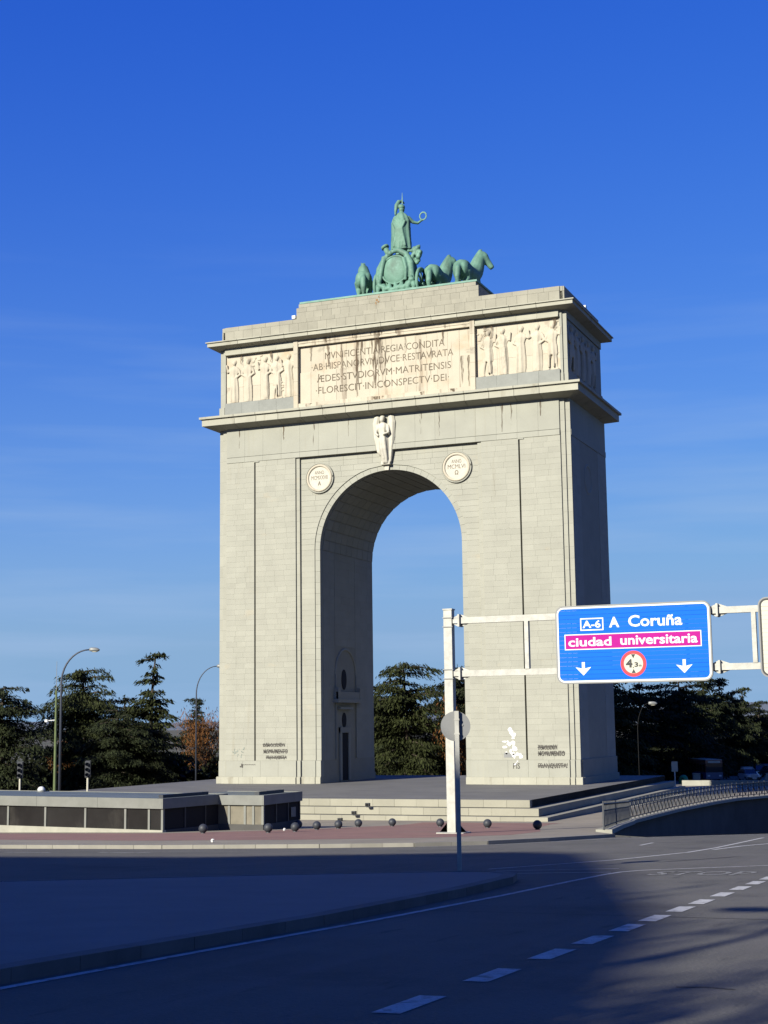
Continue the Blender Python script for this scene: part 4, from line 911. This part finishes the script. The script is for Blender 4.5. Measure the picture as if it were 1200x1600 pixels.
# ------------------------------------------------------------------ ball bollards
bp = thing('ball_bollard', '', 'bollard', (0, 0, 0), 0, 'dark iron ball bollards along the pavement')
put('ball', MB().ball((0, 0, .235), .215, 20, 14), 'iron', bp, smooth=True); put('collar', MB().tube([(0, 0, -.02), (0, 0, .05)], [.12, .10], 14), 'iron', bp)
BL = [(24.84, -47.0, 'ball bollard alone in front of the dark end wall of the long glazed kiosk'), (28.0, -46.4, 'ball bollard just in front of the small glazed kiosk'),
      (24.9, -36.6, 'farther ball of the pair nearly in line at the right end of the small kiosk'), (28.41, -44.33, 'nearer ball of the pair nearly in line at the right end of the small kiosk'),
      (27.83, -40.57, 'ball bollard first to the right of the overlapping pair'), (27.86, -37.93, 'ball bollard second to the right of the overlapping pair'), (27.4, -34.2, 'ball bollard third to the right of the overlapping pair, below the step spotlights'),
      (28.61, -32.22, 'ball bollard midway along the platform steps'), (32.28, -34.47, 'ball bollard just left of the gantry post'), (36.1, -37.98, 'ball bollard just right of the gantry post'), (40.0, -42.38, 'ball bollard in front of the right corner of the steps')]
for i, (x, y, lb) in enumerate(BL):
    if i == 0: bp.location = (x, y, tz(x, y)+.13); bp['label'] = lb
    else: dup(bp, (x, y, tz(x, y)+.13), 0, lb)
# small spotlight boxes on the steps
for i, (x, y, z, lb) in enumerate(((23.2, -22.9, -.46, 'uppermost dark spotlight box on the platform steps'), (22.6, -23.7, -.92, 'middle dark spotlight box on the platform steps'), (22.0, -24.5, -1.30, 'lowest dark spotlight box at the foot of the steps'))):
    o = thing('step_spotlight', lb, 'spotlight', (x, y, z), 0, 'spotlight boxes on the platform steps'); o.scale = (.65, .65, .7)
    put('housing', MB().box(-.2, .2, -.18, .2, .06, .38), 'iron', o); put('foot', MB().box(-.1, .1, -.08, .08, 0, .06), 'iron', o); put('lens', MB().box(-.16, .16, -.19, -.181, .1, .34), 'glass', o)
# ------------------------------------------------------------------ low glazed kiosks over the underpass stairs
def kiosk(label, cx, cy, rz, ln, dp, top, tall, posts, sill, extra):
    k = thing('stair_kiosk', label, 'kiosk', (cx, cy, top-tall), rz, None)     # origin at the right front corner; runs towards -X
    H = tall; fz = .48
    rf = put('roof', MB().box(-ln, 0, 0, dp, H-.10, H), 'roof', k)
    put('roof_channel', MB().box(-1.0, -.72, .9, dp-.6, H+.0, H+.16), 'iron', rf)
    nseg = max(1, round(ln/4.2))
    for i in range(nseg):
        a, b = -ln+ln*i/nseg, -ln+ln*(i+1)/nseg; put('fascia_panel', MB().box(a+.006, b-.006, -.08, -.001, H-fz, H+.03), 'alu', k)
    put('fascia_panel', MB().box(.001, .07, -.08, dp, H-fz, H+.03), 'alu', k); put('fascia_panel', MB().box(-ln, .07, dp+.001, dp+.07, H-fz, H+.03), 'alu', k)
    put('front_sill', MB().box(-ln, -.02, .02, .32, -.6, sill), 'sill' if extra == 'glass' else 'wall_dark', k); put('end_sill', MB().box(-.30, 0, .33, dp-.1, -.6, sill), 'wall_dark', k)
    ps = [0]+posts; 
    for i, x in enumerate(ps): put('mullion', MB().box(-x-.13, -x, .03, .16, sill, H-fz), 'alu', k)
    for a, b in zip(ps[:-1], ps[1:]): put('glass_pane', MB().box(-b+.003, -a-.133, .08, .10, sill, H-fz), extra, k)
    ne = 3
    for i in range(ne): 
        put('end_panel', MB().box(-.10, -.08, .17+(dp-.2)*i/ne+.03, .17+(dp-.2)*(i+1)/ne-.03, sill, H-fz), 'dark', k)  # end wall shade put into the colour: near-black panels
        put('mullion', MB().box(-.13, -.03, .17+(dp-.2)*(i+1)/ne-.05, .17+(dp-.2)*(i+1)/ne+.05, sill, H-fz), 'iron', k)
    put('inner_wall', MB().box(-ln, -.3, dp-.3, dp, -.6, H-.12), 'dark', k)
    return k
k1 = kiosk('long low glazed kiosk with dark panes and grey green roof left of the platform', 21.05, -44.35, math.radians(-8.5), 34, 5.3, 1.12, 1.84, [.85, 2.4, 5.1, 7.9, 10.6, 13.3, 16, 18.7, 21.4, 24.1, 26.8, 29.5, 32.2, 33.9], .30, 'glass')
k2 = kiosk('small glazed kiosk with pale dusty panes behind the end of the long one', 24.4, -39.8, math.radians(-1), 4.6, 4.4, 1.08, 2.0, [.55, 1.05, 2.0, 2.9, 3.8, 4.5], .52, 'lightglass')
put('notice', MB().box(.002, .02, 3.2, 3.75, .72, 1.24), 'alu', k2)
for i, x in enumerate((5.6, 6.5, 7.4, 8.3, 9.2)):
    pass
o = thing('dome_lamp', 'small white dome light on the roof of the long kiosk', 'dome light', (9.0, -37.6, 1.12))
put('dome', MB().ball((0, 0, .10), (.22, .22, .2), 14, 8), 'sign_white', o, smooth=True); put('ring', MB().tube([(0, 0, 0), (0, 0, .08)], .24, 14), 'grey_metal', o)
# litter
for i, (x, y, lb) in enumerate(((26.7, -42.0, 'crumpled white litter between the bollards by the small kiosk'), (33.0, -60.9, 'white scrap on the pavement edge by the kerb'))):
    b = MB()
    for k in range(3): b.ball((random.uniform(-.08, .08), random.uniform(-.06, .06), .06+.05*k), (.12, .1, .07), 6, 4)
    lo_ = tag(put('litter', b, 'poster', None, (x, y, tz(x, y)+.13)), lb, 'litter'); lo_.scale = (.6, .6, .6)
# ------------------------------------------------------------------ railing along the underpass
rl = thing('railing', 'dark steel railing with crossed braces curving along the underpass wall', 'railing')
pts = []; acc = 0; step = 1.15
for a, b in zip(RAIL[:8], RAIL[1:9]):
    a, b = np.array(a), np.array(b); ln = np.linalg.norm(b-a)
    while acc <= ln: pts.append(a+(b-a)*acc/ln); acc += step
    acc -= ln
P3 = [Vector((p[0], p[1], tz(*p)+.22)) for p in pts]
pm = MB().box(-.035, .035, -.035, .035, 0, 1.12).box(-.02, .02, -.02, .02, 1.12, 1.2).mesh('post'); pm.materials.append(M['iron'])
for p in P3: put('post', pm, None, rl, p)
for h, r in ((1.08, .045), (.80, .03), (.14, .03)): put('rail', MB().tube([p+Vector((0, 0, h)) for p in P3], r, 6), 'iron', rl)
for a, b in zip(P3[:-1], P3[1:]):
    z1_, z2_ = Vector((0, 0, .14)), Vector((0, 0, .80)); mid = (a+b)/2
    put('brace', MB().tube([a+z2_, mid+z1_, b+z2_], .028, 5, True).tube([mid+z1_, mid+Vector((0, 0, 1.08))], .022, 5), 'iron', rl)
# ------------------------------------------------------------------ lamps, mast, signals
def street_lamp(label, x, y, h, rz, reach, group='curved street lamps', pm_='lamp_metal', k=1.):
    l = thing('street_lamp', label, 'street lamp', (x, y, tz(x, y)), rz, group)
    put('base', MB().tube([(0, 0, 0), (0, 0, .9)], [.17, .15], 10), 'lamp_metal', l)
    pts_ = [(0, 0, .9), (0, 0, h-2.9)]+[(reach*(1-math.cos(t)), 0, h-2.9+2.75*math.sin(t)) for t in np.linspace(.12, PI/2, 10)]
    put('pole', MB().tube(pts_, [.12*k, .095*k]+[(.085-.003*j)*k for j in range(10)], 10), pm_, l, smooth=True)
    hd = put('lamp_head', MB().loft([(h-.29, reach+.42, 0, .40, .13), (h-.16, reach+.42, 0, .47, .19), (h-.02, reach+.35, 0, .36, .13), (h+.03, reach+.3, 0, .2, .07)], 16), 'grey_metal', l, smooth=True)
    put('lens', MB().loft([(h-.36, reach+.45, 0, .2, .09), (h-.29, reach+.45, 0, .33, .12)], 14), 'cream', hd)
    return l
LR = -YAW*0+.35
street_lamp('tall street lamp with curved arm standing before the left cedars beside the thin mast', -12.57, -4.38, 13.2, LR, 2.35)
street_lamp('curved street lamp close to the left edge of the arch', -14.37, 21.87, 13.0, LR, 2.1, k=.7)
street_lamp('street lamp in the dark trees just right of the arch flank', 26.9, 38.7, 8.7, LR, 1.2, 'dark street lamps among the right trees', 'tyre', .3)
street_lamp('farther street lamp among the right trees above the bus', 21.8, 90.6, 9.1, LR, 1.5, 'dark street lamps among the right trees', 'tyre', .3)
ms = thing('thin_mast', 'thin olive mast with whip antenna beside the left street lamp', 'mast', (-8.9, -10.4, tz(-8.9, -10.4)))
put('tube', MB().tube([(0, 0, 0), (0, 0, 9.4), ], [.13, .08], 8), 'mast', ms); put('whip', MB().tube([(0, 0, 9.4), (0, 0, 11.7)], [.03, .015], 6), 'grey_metal', ms); put('bracket', MB().tube([(-.7, -.2, 7.0), (0, 0, 7.05)], .04, 6).box(-.85, -.6, -.3, -.1, 6.9, 7.1), 'sign_white', ms)
for (x, y, lb) in ((2.29, -30.4, 'leftmost traffic signal on a pale post behind the long kiosk roof'), (6.38, -28.9, 'traffic signal on a pale post behind the long kiosk roof, right of the thin mast')):
    t = thing('traffic_signal', lb, 'traffic light', (x, y, tz(x, y)), .35, 'traffic signals behind the kiosk')
    put('post', MB().tube([(0, 0, 0), (0, 0, 3.0)], .065, 8), 'cream', t)
    hd = put('signal_head', MB().box(-.16, .16, -.12, .12, 2.98, 4.0), 'iron', t); put('back_board', MB().box(-.17, .17, .121, .14, 2.95, 4.03), 'iron', t)
    for k in range(3): put('visor', MB().tube([(0, -.12, 3.15+.33*k), (0, -.3, 3.15+.33*k)], .11, 10, False), 'iron', hd)
ws = thing('white_sign', 'small white rectangular sign on a white post behind the right end of the steps', 'sign', (33.2, 24.9, tz(33.2, 24.9)+.13), .35)
put('post', MB().tube([(0, 0, 0), (0, 0, 2.75)], .055, 8), 'sign_white', ws); put('panel', MB().box(-.28, .28, -.08, -.055, 1.9, 2.8), 'cream', ws)
ig = thing('recycling_bin', 'green domed recycling bin behind the right end of the steps', 'bin', (27.6, 58.0, tz(27.6, 58.0)-.05))
put('dome', MB().loft([(0, 0, 0, .5, .5), (.15, 0, 0, .55, .55), (.5, 0, 0, .53, .53), (.8, 0, 0, .42, .42), (.98, 0, 0, .22, .22), (1.02, 0, 0, .08, .08)], 18), 'cargreen', ig, smooth=True); put('slot', MB().box(-.14, .14, -.56, -.4, .62, .72), 'dark', ig)
cb = thing('control_cabinet', 'grey control cabinet right of the green recycling bin', 'cabinet', (28.2, 62.6, tz(28, 62.6)), .3)
put('body', MB().box(-.42, .42, -.4, .4, 0, .98), 'sign_back', cb); put('door', MB().box(-.37, .37, -.43, -.405, .08, .92), 'sill', cb); put('lid', MB().box(-.46, .46, -.46, .44, .98, 1.05), 'grey_metal', cb)
lw = thing('low_wall', 'low pale concrete parapet wall beyond the railing', 'wall', (0, 0, 0))
for i in range(16):
    x0 = 29.6+i*2.0; block('wall_stone', lw, 'sill', (x0+1, 46.9-.03*i, tz(x0, 47)+.33), 1.985, .4, .66)
bb = thing('concrete_barrier', 'pale concrete barrier end near the parked cars at the right edge', 'barrier', (36.2, 66, tz(36, 66)), .2)
put('body', MB().prism_y([(-.9, 0), (3.4, 0), (3.4, .85), (-.6, .85)], -.2, .2), 'sill', bb); put('cap', MB().box(-.65, 3.42, -.24, .24, .85, .93), 'kerb', bb)
sheet('far_road', [(24, 48), (70, 47), (70, 260), (16, 260), (12, 150)], .006, 'asphalt')
# ------------------------------------------------------------------ vehicles
def make_car(paint, name='parked_car'):
    c = thing(name, '', 'car', (0, 0, 0), 0, 'cars parked beyond the low wall')
    b = MB(); L_, Wd = 4.2, 1.7
    b.loft([(.32, 0, 0, .84, 2.05), (.55, 0, 0, .87, 2.12), (.78, 0, 0, .85, 2.08), (.92, 0, -.02, .78, 1.95)], 24)
    for i, v in enumerate(b.v):       # squarer plan
        x, y, z = v; b.v[i] = (math.copysign(min(abs(x)*1.25, .85), x), math.copysign(min(abs(y)*1.12, 2.1), y), z)
    put('body', b, paint, c, smooth=False)
    cab = [(-.74, -.95, .9), (.74, -.95, .9), (.74, 1.75, .9), (-.74, 1.75, .9), (-.58, -.30, 1.42), (.58, -.30, 1.42), (.58, 1.15, 1.42), (-.58, 1.15, 1.42)]
    put('cabin_glass', MB().add(cab, [(0, 3, 2, 1), (4, 5, 6, 7), (0, 1, 5, 4), (1, 2, 6, 5), (2, 3, 7, 6), (3, 0, 4, 7)]), 'carglass', c)
    put('roof', MB().box(-.60, .60, -.32, 1.17, 1.41, 1.47), paint, c)
    for x in (-.76, .76):
        for y in (-1.3, 1.3):
            wh = put('wheel', MB().tube([(x-.1, y, .31), (x+.1, y, .31)], .31, 16), 'tyre', c); put('rim', MB().tube([(x-.11, y, .31), (x+.11, y, .31)], .18, 12), 'galv', wh)
    for x in (-.6, .6): put('headlight', MB().box(x-.16, x+.16, -2.13, -2.0, .62, .76), 'sign_white', c)
    put('bumper', MB().box(-.8, .8, -2.16, -2.05, .36, .54), 'black', c); put('number_plate', MB().box(-.25, .25, -2.175, -2.16, .42, .52), 'sign_white', c)
    return c
protos = {}
for (x, y, rz, paint, lb) in ((31.6, 90, .25, 'car_dark', 'dark car behind the silver one in the far right car group'), (33.7, 65.5, .45, 'car_silver', 'silver car nearest to the low wall in the car group'), (32.2, 75, .4, 'car_white', 'white car left of the silver one in the car group'),
                              (31.5, 97, .5, 'car_blue', 'blue car at the right edge of the photo among the parked cars'), (25.0, 128, .3, 'car_silver', 'farthest pale car beside the bus'), (33.9, 84, .6, 'car_dark', 'dark car close behind the white one in the car group'),
                              (3.0, 30.5, 1.2, 'car_white', 'pale car seen through the archway behind the platform'), (10.6, 32.5, 1.3, 'car_blue', 'dark blue car seen through the archway beside the gantry post')):
    if paint not in protos: protos[paint] = make_car(paint); protos[paint].location = (x, y, tz(x, y)); protos[paint].rotation_euler = (0, 0, rz); protos[paint]['label'] = lb; c_ = protos[paint]
    else: c_ = dup(protos[paint], (x, y, tz(x, y)), rz, lb)
    if y < 40: c_['group'] = 'cars behind the platform'
bs = thing('city_bus', 'dark blue and red city bus in front of the right trees beside the car group', 'bus', (29.6, 66.6, tz(29.6, 66.6)), .42); bs.scale = (.8, .8, .8)
put('body', MB().box(-1.25, 1.25, 0, 11, .35, 1.3), 'bus_blue', bs); put('upper_body', MB().box(-1.245, 1.245, .05, 11, 2.45, 3.05), 'bus_red', bs); put('roof', MB().box(-1.2, 1.2, .1, 10.9, 3.05, 3.15), 'sill', bs)
put('windscreen', MB().box(-1.2, 1.2, -.02, .1, 1.3, 2.6), 'carglass', bs); put('destination_blind', MB().box(-.9, .9, -.03, .0, 2.65, 2.95), 'cream', bs)
for k in range(6): put('side_window', MB().box(-1.24, 1.24, .5+k*1.75, 2.1+k*1.75, 1.3, 2.45), 'carglass', bs)
for k in range(7): put('pillar', MB().box(-1.25, 1.25, .3+k*1.75, .5+k*1.75, 1.3, 2.45), 'bus_red', bs)
for y in (2.2, 8.4):
    for x in (-1.15, 1.15): put('wheel', MB().tube([(x-.13, y, .5), (x+.13, y, .5)], .5, 16), 'tyre', bs)
for x in (-.85, .85): put('headlight', MB().box(x-.18, x+.18, -.04, 0, .7, .92), 'sign_white', bs)
# ------------------------------------------------------------------ trees
def leaves_mesh(P, dirs, nrm_j, ln, wd, name):
    """diamond leaf sprays: P (n,3) positions, dirs (n,3) axis"""
    n = len(P); d = dirs/np.linalg.norm(dirs, axis=1, keepdims=True)
    rnd = rng.normal(0, 1, (n, 3)); up = np.array((0, 0, 1.))+rnd*nrm_j; s = np.cross(d, up); s /= np.maximum(np.linalg.norm(s, axis=1, keepdims=True), 1e-6)
    ln = ln*rng.uniform(.6, 1.4, (n, 1)); wd = wd*rng.uniform(.6, 1.4, (n, 1))
    V = np.stack([P-d*ln*.5, P+s*wd*.5, P+d*ln*.5, P-s*wd*.5], 1).reshape(-1, 3)
    F = np.arange(4*n).reshape(-1, 4); me = bpy.data.meshes.new(name); me.from_pydata(V.tolist(), [], F.tolist()); me.update(); return me
def cedar(seed, H, R, shape, dens=1., bare=.06):
    """layered conifer: tiers of boughs carrying flat drooping sprays"""
    r = np.random.default_rng(seed); tb = MB(); P = []; Dv = []
    lean = r.normal(0, .02, 2)
    ax = lambda z: np.array((lean[0]*z+.12*math.sin(z*.5+seed), lean[1]*z+.1*math.cos(z*.4+seed), z))
    tb.tube([tuple(ax(z)) for z in np.linspace(-.4, H*.97, 9)], [R*.065*(1-k/9.2)+.03 for k in range(9)], 8)
    z = H*bare; a = r.uniform(0, 6)
    while z < H*.985:
        t = z/H; prof = shape(t); n = int(r.integers(4, 7)) if t < .85 else 3
        for k in range(n):
            a += 2*PI/n+r.normal(0, .35); Lb = max(.5, R*prof*r.uniform(.55, 1.25)); rise = r.uniform(.05, .30) if t > .3 else r.uniform(-.1, .15); droop = r.uniform(.25, .5)/max(Lb, 1.5)*1.4
            o = ax(z+r.normal(0, .15)); da = np.array((math.cos(a), math.sin(a), 0)); dl = np.array((-math.sin(a), math.cos(a), 0))
            path = lambda q: o+da*Lb*q+np.array((0, 0, rise*Lb*q-droop*(Lb*q)**2*.45))
            if Lb > 1: tb.tube([tuple(path(q)) for q in (0, .35, .7)], [.05+.02*Lb, .03+.01*Lb, .02], 5, False)
            nl = int((Lb*Lb*16+Lb*14)*dens); q = 1-(1-.10)*r.random(nl)**.8; q = np.clip(q, .1, 1); half = .34*Lb*np.sin(np.clip(q, 0, 1)*PI*.92)**.7+.08
            lat = np.clip(r.normal(0, .5, nl), -1, 1)*half
            pts_ = o+da*(Lb*q)[:, None]+dl*lat[:, None]; pts_[:, 2] += rise*Lb*q-droop*(Lb*q)**2*.45-.22*np.abs(lat)+r.normal(0, .07+.02*Lb, nl)-.25*(r.random(nl)**3)
            P.append(pts_); dv = da[None]*.8+dl[None]*(lat/np.maximum(half, .1))[:, None]*.9; dv = dv+r.normal(0, .25, (nl, 3)); dv[:, 2] -= .30+.5*q; Dv.append(dv)
        z += H*r.uniform(.045, .085)*(1.15-.35*t)
    top = ax(H*.97); nt_ = int(70*dens); P.append(top+r.normal(0, 1, (nt_, 3))*np.array((.6, .6, .16))); Dv.append(r.normal(0, .5, (nt_, 3))+np.array((0, 0, .6)))
    return np.concatenate(P), np.concatenate(Dv), tb
SH = {'cone': lambda t: (1-t)**.8*1.0+.05 if t < .92 else .40, 'flat': lambda t: .72+.28*math.sin(t*PI) if t < .88 else .62, 'dome': lambda t: math.sqrt(max(0, 1-(max(t-.35, 0)/.66)**2))*.95+.05}
TREES = {}
for key, seed, H, R, shp, mat, dn in (('cone', 3, 14, 4.3, 'cone', 'leaf', 1.0), ('cone2', 14, 14, 5.2, 'cone', 'leaf2', .9), ('flat', 5, 13, 6.6, 'flat', 'leaf', .62), ('dome', 8, 13, 5.6, 'dome', 'leaf3', .75), ('dome2', 21, 13, 6.4, 'dome', 'leaf2', .62)):
    P, Dv, tb = cedar(seed, H, R, SH[shp], dn)
    TREES[key] = (tb.mesh('trunk', True), leaves_mesh(P, Dv, .35, .50, .17, 'crown'), mat, H)
def tree(key, x, y, h, rz, label, name='cedar_tree', cat='tree', group=None, sx=1.):
    tr, cr_, mat, H = TREES[key]; s = h/H
    t = thing(name, label, cat, (x, y, tz(x, y)-.1), rz, group); t.scale = (s*sx, s*sx, s)
    put('trunk', tr, 'bark', t); put('crown', cr_, mat, t); return t
TL = [('flat', -39.8, 10.0, 16.9, .3, .95, 'big dark cedar cut by the left edge of the photo'),
      ('dome2', -31.0, 12.5, 11.0, 1.2, 1.05, 'dark broad pine low at the far left behind the traffic signal'),
      ('flat', -34.0, 30.5, 13.6, 2.2, .78, 'flat-topped cedar behind the curved lamp and thin mast'),
      ('dome', -29.5, 33.0, 10.6, .7, 1.1, 'rounded dark pine between the flat-topped cedar and the tall pointed one'),
      ('dome2', -24.4, 23.0, 8.8, 4.2, 1.0, 'dark low pine in front of the rounded pine at left'),
      ('cone', -23.9, 28.8, 15.1, 2.6, 1.08, 'tall pointed cedar with drooping tiers left of the arch'),
      ('dome', -22.3, 26.0, 7.6, 2.0, .9, 'dark bushy pine at the foot of the tall pointed cedar'),
      ('cone2', -47.3, 80, 11.8, 1.5, 1.0, 'small distant cedar between the tall pointed cedar and the second lamp'),
      ('cone', -40.5, 84, 13.2, 5.5, .9, 'distant cedar half hidden by the left edge of the arch')]
TM = [('flat', 2.0, 38.5, 13.4, .4, .82, 'large green cedar seen through the archway with a spreading top bough'),
      ('dome', 1.6, 55.5, 14.0, 1.9, .85, 'rounded brownish pine top behind the archway cedar'),
      ('dome2', 6.4, 53.0, 13.6, 3.3, .75, 'cedar seen behind the gantry post through the archway'),
      ('dome2', -5.0, 47.5, 10.4, 5.0, .95, 'broad low pine close to the left jamb seen through the archway'),
      ('dome', 10.8, 44.0, 9.8, 2.7, .9, 'dark low pine left of the right pier seen through the archway')]
TRt = [('flat', 19.5, 56.5, 13.2, 1.0, .9, 'broad cedar with pale hanging boughs just right of the arch flank'),
       ('dome2', 24.5, 76.0, 12.6, 2.2, 1.0, 'dark pine behind the white sign right of the arch'),
       ('cone2', 24.0, 92.0, 15.6, .9, .95, 'pointed cedar whose top reaches the lower right corner of the blue sign'),
       ('dome', 20.2, 70.0, 12.0, 4.0, 1.1, 'dense dark pine below the middle of the blue sign'),
       ('cone2', 25.8, 97.0, 13.2, 3.6, .95, 'pale green cedar right of the blue sign under the gantry beam'),
       ('cone', 27.3, 103.0, 12.2, 2.1, 1.1, 'narrow cedar second from the right end of the tree row'),
       ('cone2', 28.6, 112.5, 10.4, 5.1, .95, 'shorter cedar on the slope of trees at the right edge'),
       ('dome2', 26.6, 100.5, 11.6, .5, .8, 'dark rounded pine filling the gap right of the pointed cedar'),
       ('dome', 28.6, 110.0, 9.4, 2.8, 1.0, 'low dark pine in front of the shorter cedar at right'),
       ('dome', 29.6, 119.0, 8.8, 1.4, .9, 'small dark pine at the right end of the tree row'),
       ('dome2', 20.0, 98.0, 10.5, 3.0, 1.1, 'dark low pine behind the city bus'),
       ('dome', 14.0, 60.0, 11.0, 1.8, 1.0, 'dark pine hugging the right flank of the arch')]
for lst, grp in ((TL, 'conifers left of the arch'), (TM, 'conifers seen through the archway'), (TRt, 'conifers right of the arch')):
    for (k, x, y, h, rz, sx, lb) in lst: tree(k, x, y, h, rz, lb, 'pine_tree' if k.startswith('dome') else 'cedar_tree', 'tree', grp, sx)
# leafless copper coloured trees
def copper(seed, H, R):
    r = np.random.default_rng(seed); tb = MB(); P = []; Dv = []
    tb.tube([(0, 0, -.3), (.1, 0, H*.3), (.05, .1, H*.75)], [.22, .17, .06], 8)
    for k in range(46):
        z = H*r.uniform(.15, .7); a = r.uniform(0, 6.28); Lb = R*r.uniform(.4, 1); e = np.array((math.cos(a)*Lb, math.sin(a)*Lb, z+Lb*r.uniform(.5, 1.3)))
        tb.tube([(0, 0, z), tuple(e*.5+np.array((0, 0, z*.5-.1))), tuple(e)], [.05, .03, .012], 5, False)
        n = 90; q = r.uniform(.25, 1.05, n)[:, None]; pt = np.array((0, 0, z))*(1-q)+e*q+r.normal(0, .32, (n, 3)); P.append(pt); Dv.append(r.normal(0, .4, (n, 3))+np.array((0, 0, .8)))
    return np.concatenate(P), np.concatenate(Dv), tb
P, Dv, tb = copper(4, 7, 2.6); TREES['copper'] = (tb.mesh('trunk', True), leaves_mesh(P, Dv, .5, .34, .07, 'crown'), 'copper_leaf', 7)
for (x, y, h, rz, lb) in ((-30.6, 52.5, 9.2, 0, 'copper leaved tree behind the second lamp close to the left edge of the arch'), (-38.6, 35.5, 6.6, 2, 'copper leaved tree in the gap under the flat-topped cedar'), (8.7, 39.0, 9.4, 1, 'copper leaved tree in the slit between the gantry post and right pier')):
    tree('copper', x, y, h, rz, lb, 'copper_tree', 'tree', 'copper leaved trees')
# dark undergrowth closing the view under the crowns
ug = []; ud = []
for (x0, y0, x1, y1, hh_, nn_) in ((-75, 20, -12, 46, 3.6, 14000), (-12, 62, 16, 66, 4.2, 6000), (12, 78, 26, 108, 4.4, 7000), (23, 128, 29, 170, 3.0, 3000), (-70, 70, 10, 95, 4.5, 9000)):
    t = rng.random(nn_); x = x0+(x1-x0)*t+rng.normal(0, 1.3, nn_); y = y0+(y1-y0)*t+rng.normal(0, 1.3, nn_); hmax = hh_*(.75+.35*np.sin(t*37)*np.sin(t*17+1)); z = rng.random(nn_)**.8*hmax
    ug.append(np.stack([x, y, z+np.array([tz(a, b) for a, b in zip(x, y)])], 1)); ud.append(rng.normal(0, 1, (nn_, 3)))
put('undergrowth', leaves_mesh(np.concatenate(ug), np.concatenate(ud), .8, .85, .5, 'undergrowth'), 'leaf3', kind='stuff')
# ------------------------------------------------------------------ buildings
def building(name, label, x0, y0, w_, d_, h_, nxw, nzw, rz, base, roof_h):
    b = thing(name, label, 'building', (x0, y0, base), rz)
    put('wall', MB().box(0, w_, 0, d_, 0, h_), 'facade', b)
    for i in range(nxw):
        for j in range(nzw):
            cx = w_*(i+.5)/nxw; cz = h_*(j+.5)/nzw; ww = min(.7, w_/nxw*.3); hw = min(.95, h_/nzw*.32)
            f = put('window', ring_y(rect(cx-ww, cx+ww, cz-hw, cz+hw), rect(cx-ww+.1, cx+ww-.1, cz-hw+.1, cz+hw-.1), -.06, .0), 'sill', b); put('pane', MB().box(cx-ww+.1, cx+ww-.1, -.03, -.01, cz-hw+.1, cz+hw-.1), 'carglass', f)
    if roof_h: put('roof', MB().add([(-.5, -.5, h_), (w_+.5, -.5, h_), (w_+.5, d_+.5, h_), (-.5, d_+.5, h_), (w_*.2, d_*.5, h_+roof_h), (w_*.8, d_*.5, h_+roof_h)], [(0, 1, 5, 4), (1, 2, 5), (2, 3, 4, 5), (3, 0, 4), (3, 2, 1, 0)]), 'tile', b)
    else: put('roof', MB().box(-.25, w_+.25, -.25, d_+.25, h_, h_+.5), 'trim', b)
    return b
building('far_building', 'pale building with terracotta roof beyond the trees at the right edge', 1.5, 322, 40, 16, 11.0, 12, 3, .1, tz(5, 322)-.3, 3.2)
building('far_building', 'lower cream building in front of the terracotta roofed one at the right edge', 9.5, 285, 24, 14, 6.2, 8, 2, .05, tz(9, 285)-.3, 0)
# the apartment block behind the camera whose shadow lies over the near road: it stands towards the sun
sd_ = np.array((math.sin(SUN_AZ), math.cos(SUN_AZ))); pd_ = np.array((math.cos(SUN_AZ), -math.sin(SUN_AZ)))
T0 = 150.0; prof = [(-70, 29.5), (50, 30.3), (57, 31.4), (64, 34.4), (66.5, 34.2), (71, 31.8), (80, 26.5), (84, 23.2), (88, 18.6), (92, 13.5)]  # roofline shaped to lay the shadow edge across the road
dz = (T0-125)*math.tan(SUN_EL)
ab = thing('apartment_block', 'tall unseen apartment block behind the viewer, roof end sloped to fit its shadow', 'building')
def P2(q, t): v = pd_*q+sd_*t; return (v[0], v[1])
wall = MB(); pr = [(-70, 0.)]+[(q, h+dz) for q, h in prof]+[(92, 0.)]; n = len(pr)
wall.add([(*P2(q, -T0), z) for q, z in pr]+[(*P2(q, -T0-16), z) for q, z in pr], [tuple(range(n)), tuple(range(2*n-1, n-1, -1))]+[(i, n+i, n+(i+1) % n, (i+1) % n) for i in range(n)])
put('wall', wall, 'facade', ab)
wmb = MB().obox((0, 0, 0), pd_, sd_, 1.5, .1, 1.7).mesh('window'); wmb.materials.append(M['carglass'])
for i in range(28):
    q = -20+4*i
    for j in range(12):
        z = 3.2+3.3*j; top = np.interp(q, [a for a, _ in prof], [b for _, b in prof])+dz
        if z < top-2.5: put('window', wmb, None, ab, (*P2(q, -T0), z))

# unseen trees added behind the viewer: their twigs break up the edge of the shadow
for (q, t, h, lb) in ((72.5, -111, 18.0, 'first unseen tree added behind the viewer to break up the shadow edge'), (81.5, -110, 15.6, 'second unseen tree added behind the viewer to break up the shadow edge'), (86.0, -110, 12.4, 'last unseen tree added behind the viewer for the shadow edge, nearest the road')):
    v = P2(q, t); tree('copper', v[0], v[1], h, q, lb, 'shadow_edge_tree', 'tree', 'unseen trees added for the shadow edge', .8)
v = P2(81.8, -99.5); street_lamp('curved street lamp behind the viewer whose thin shadow crosses the sunlit lane', v[0], v[1], 13.0, 2.8, 1.6)
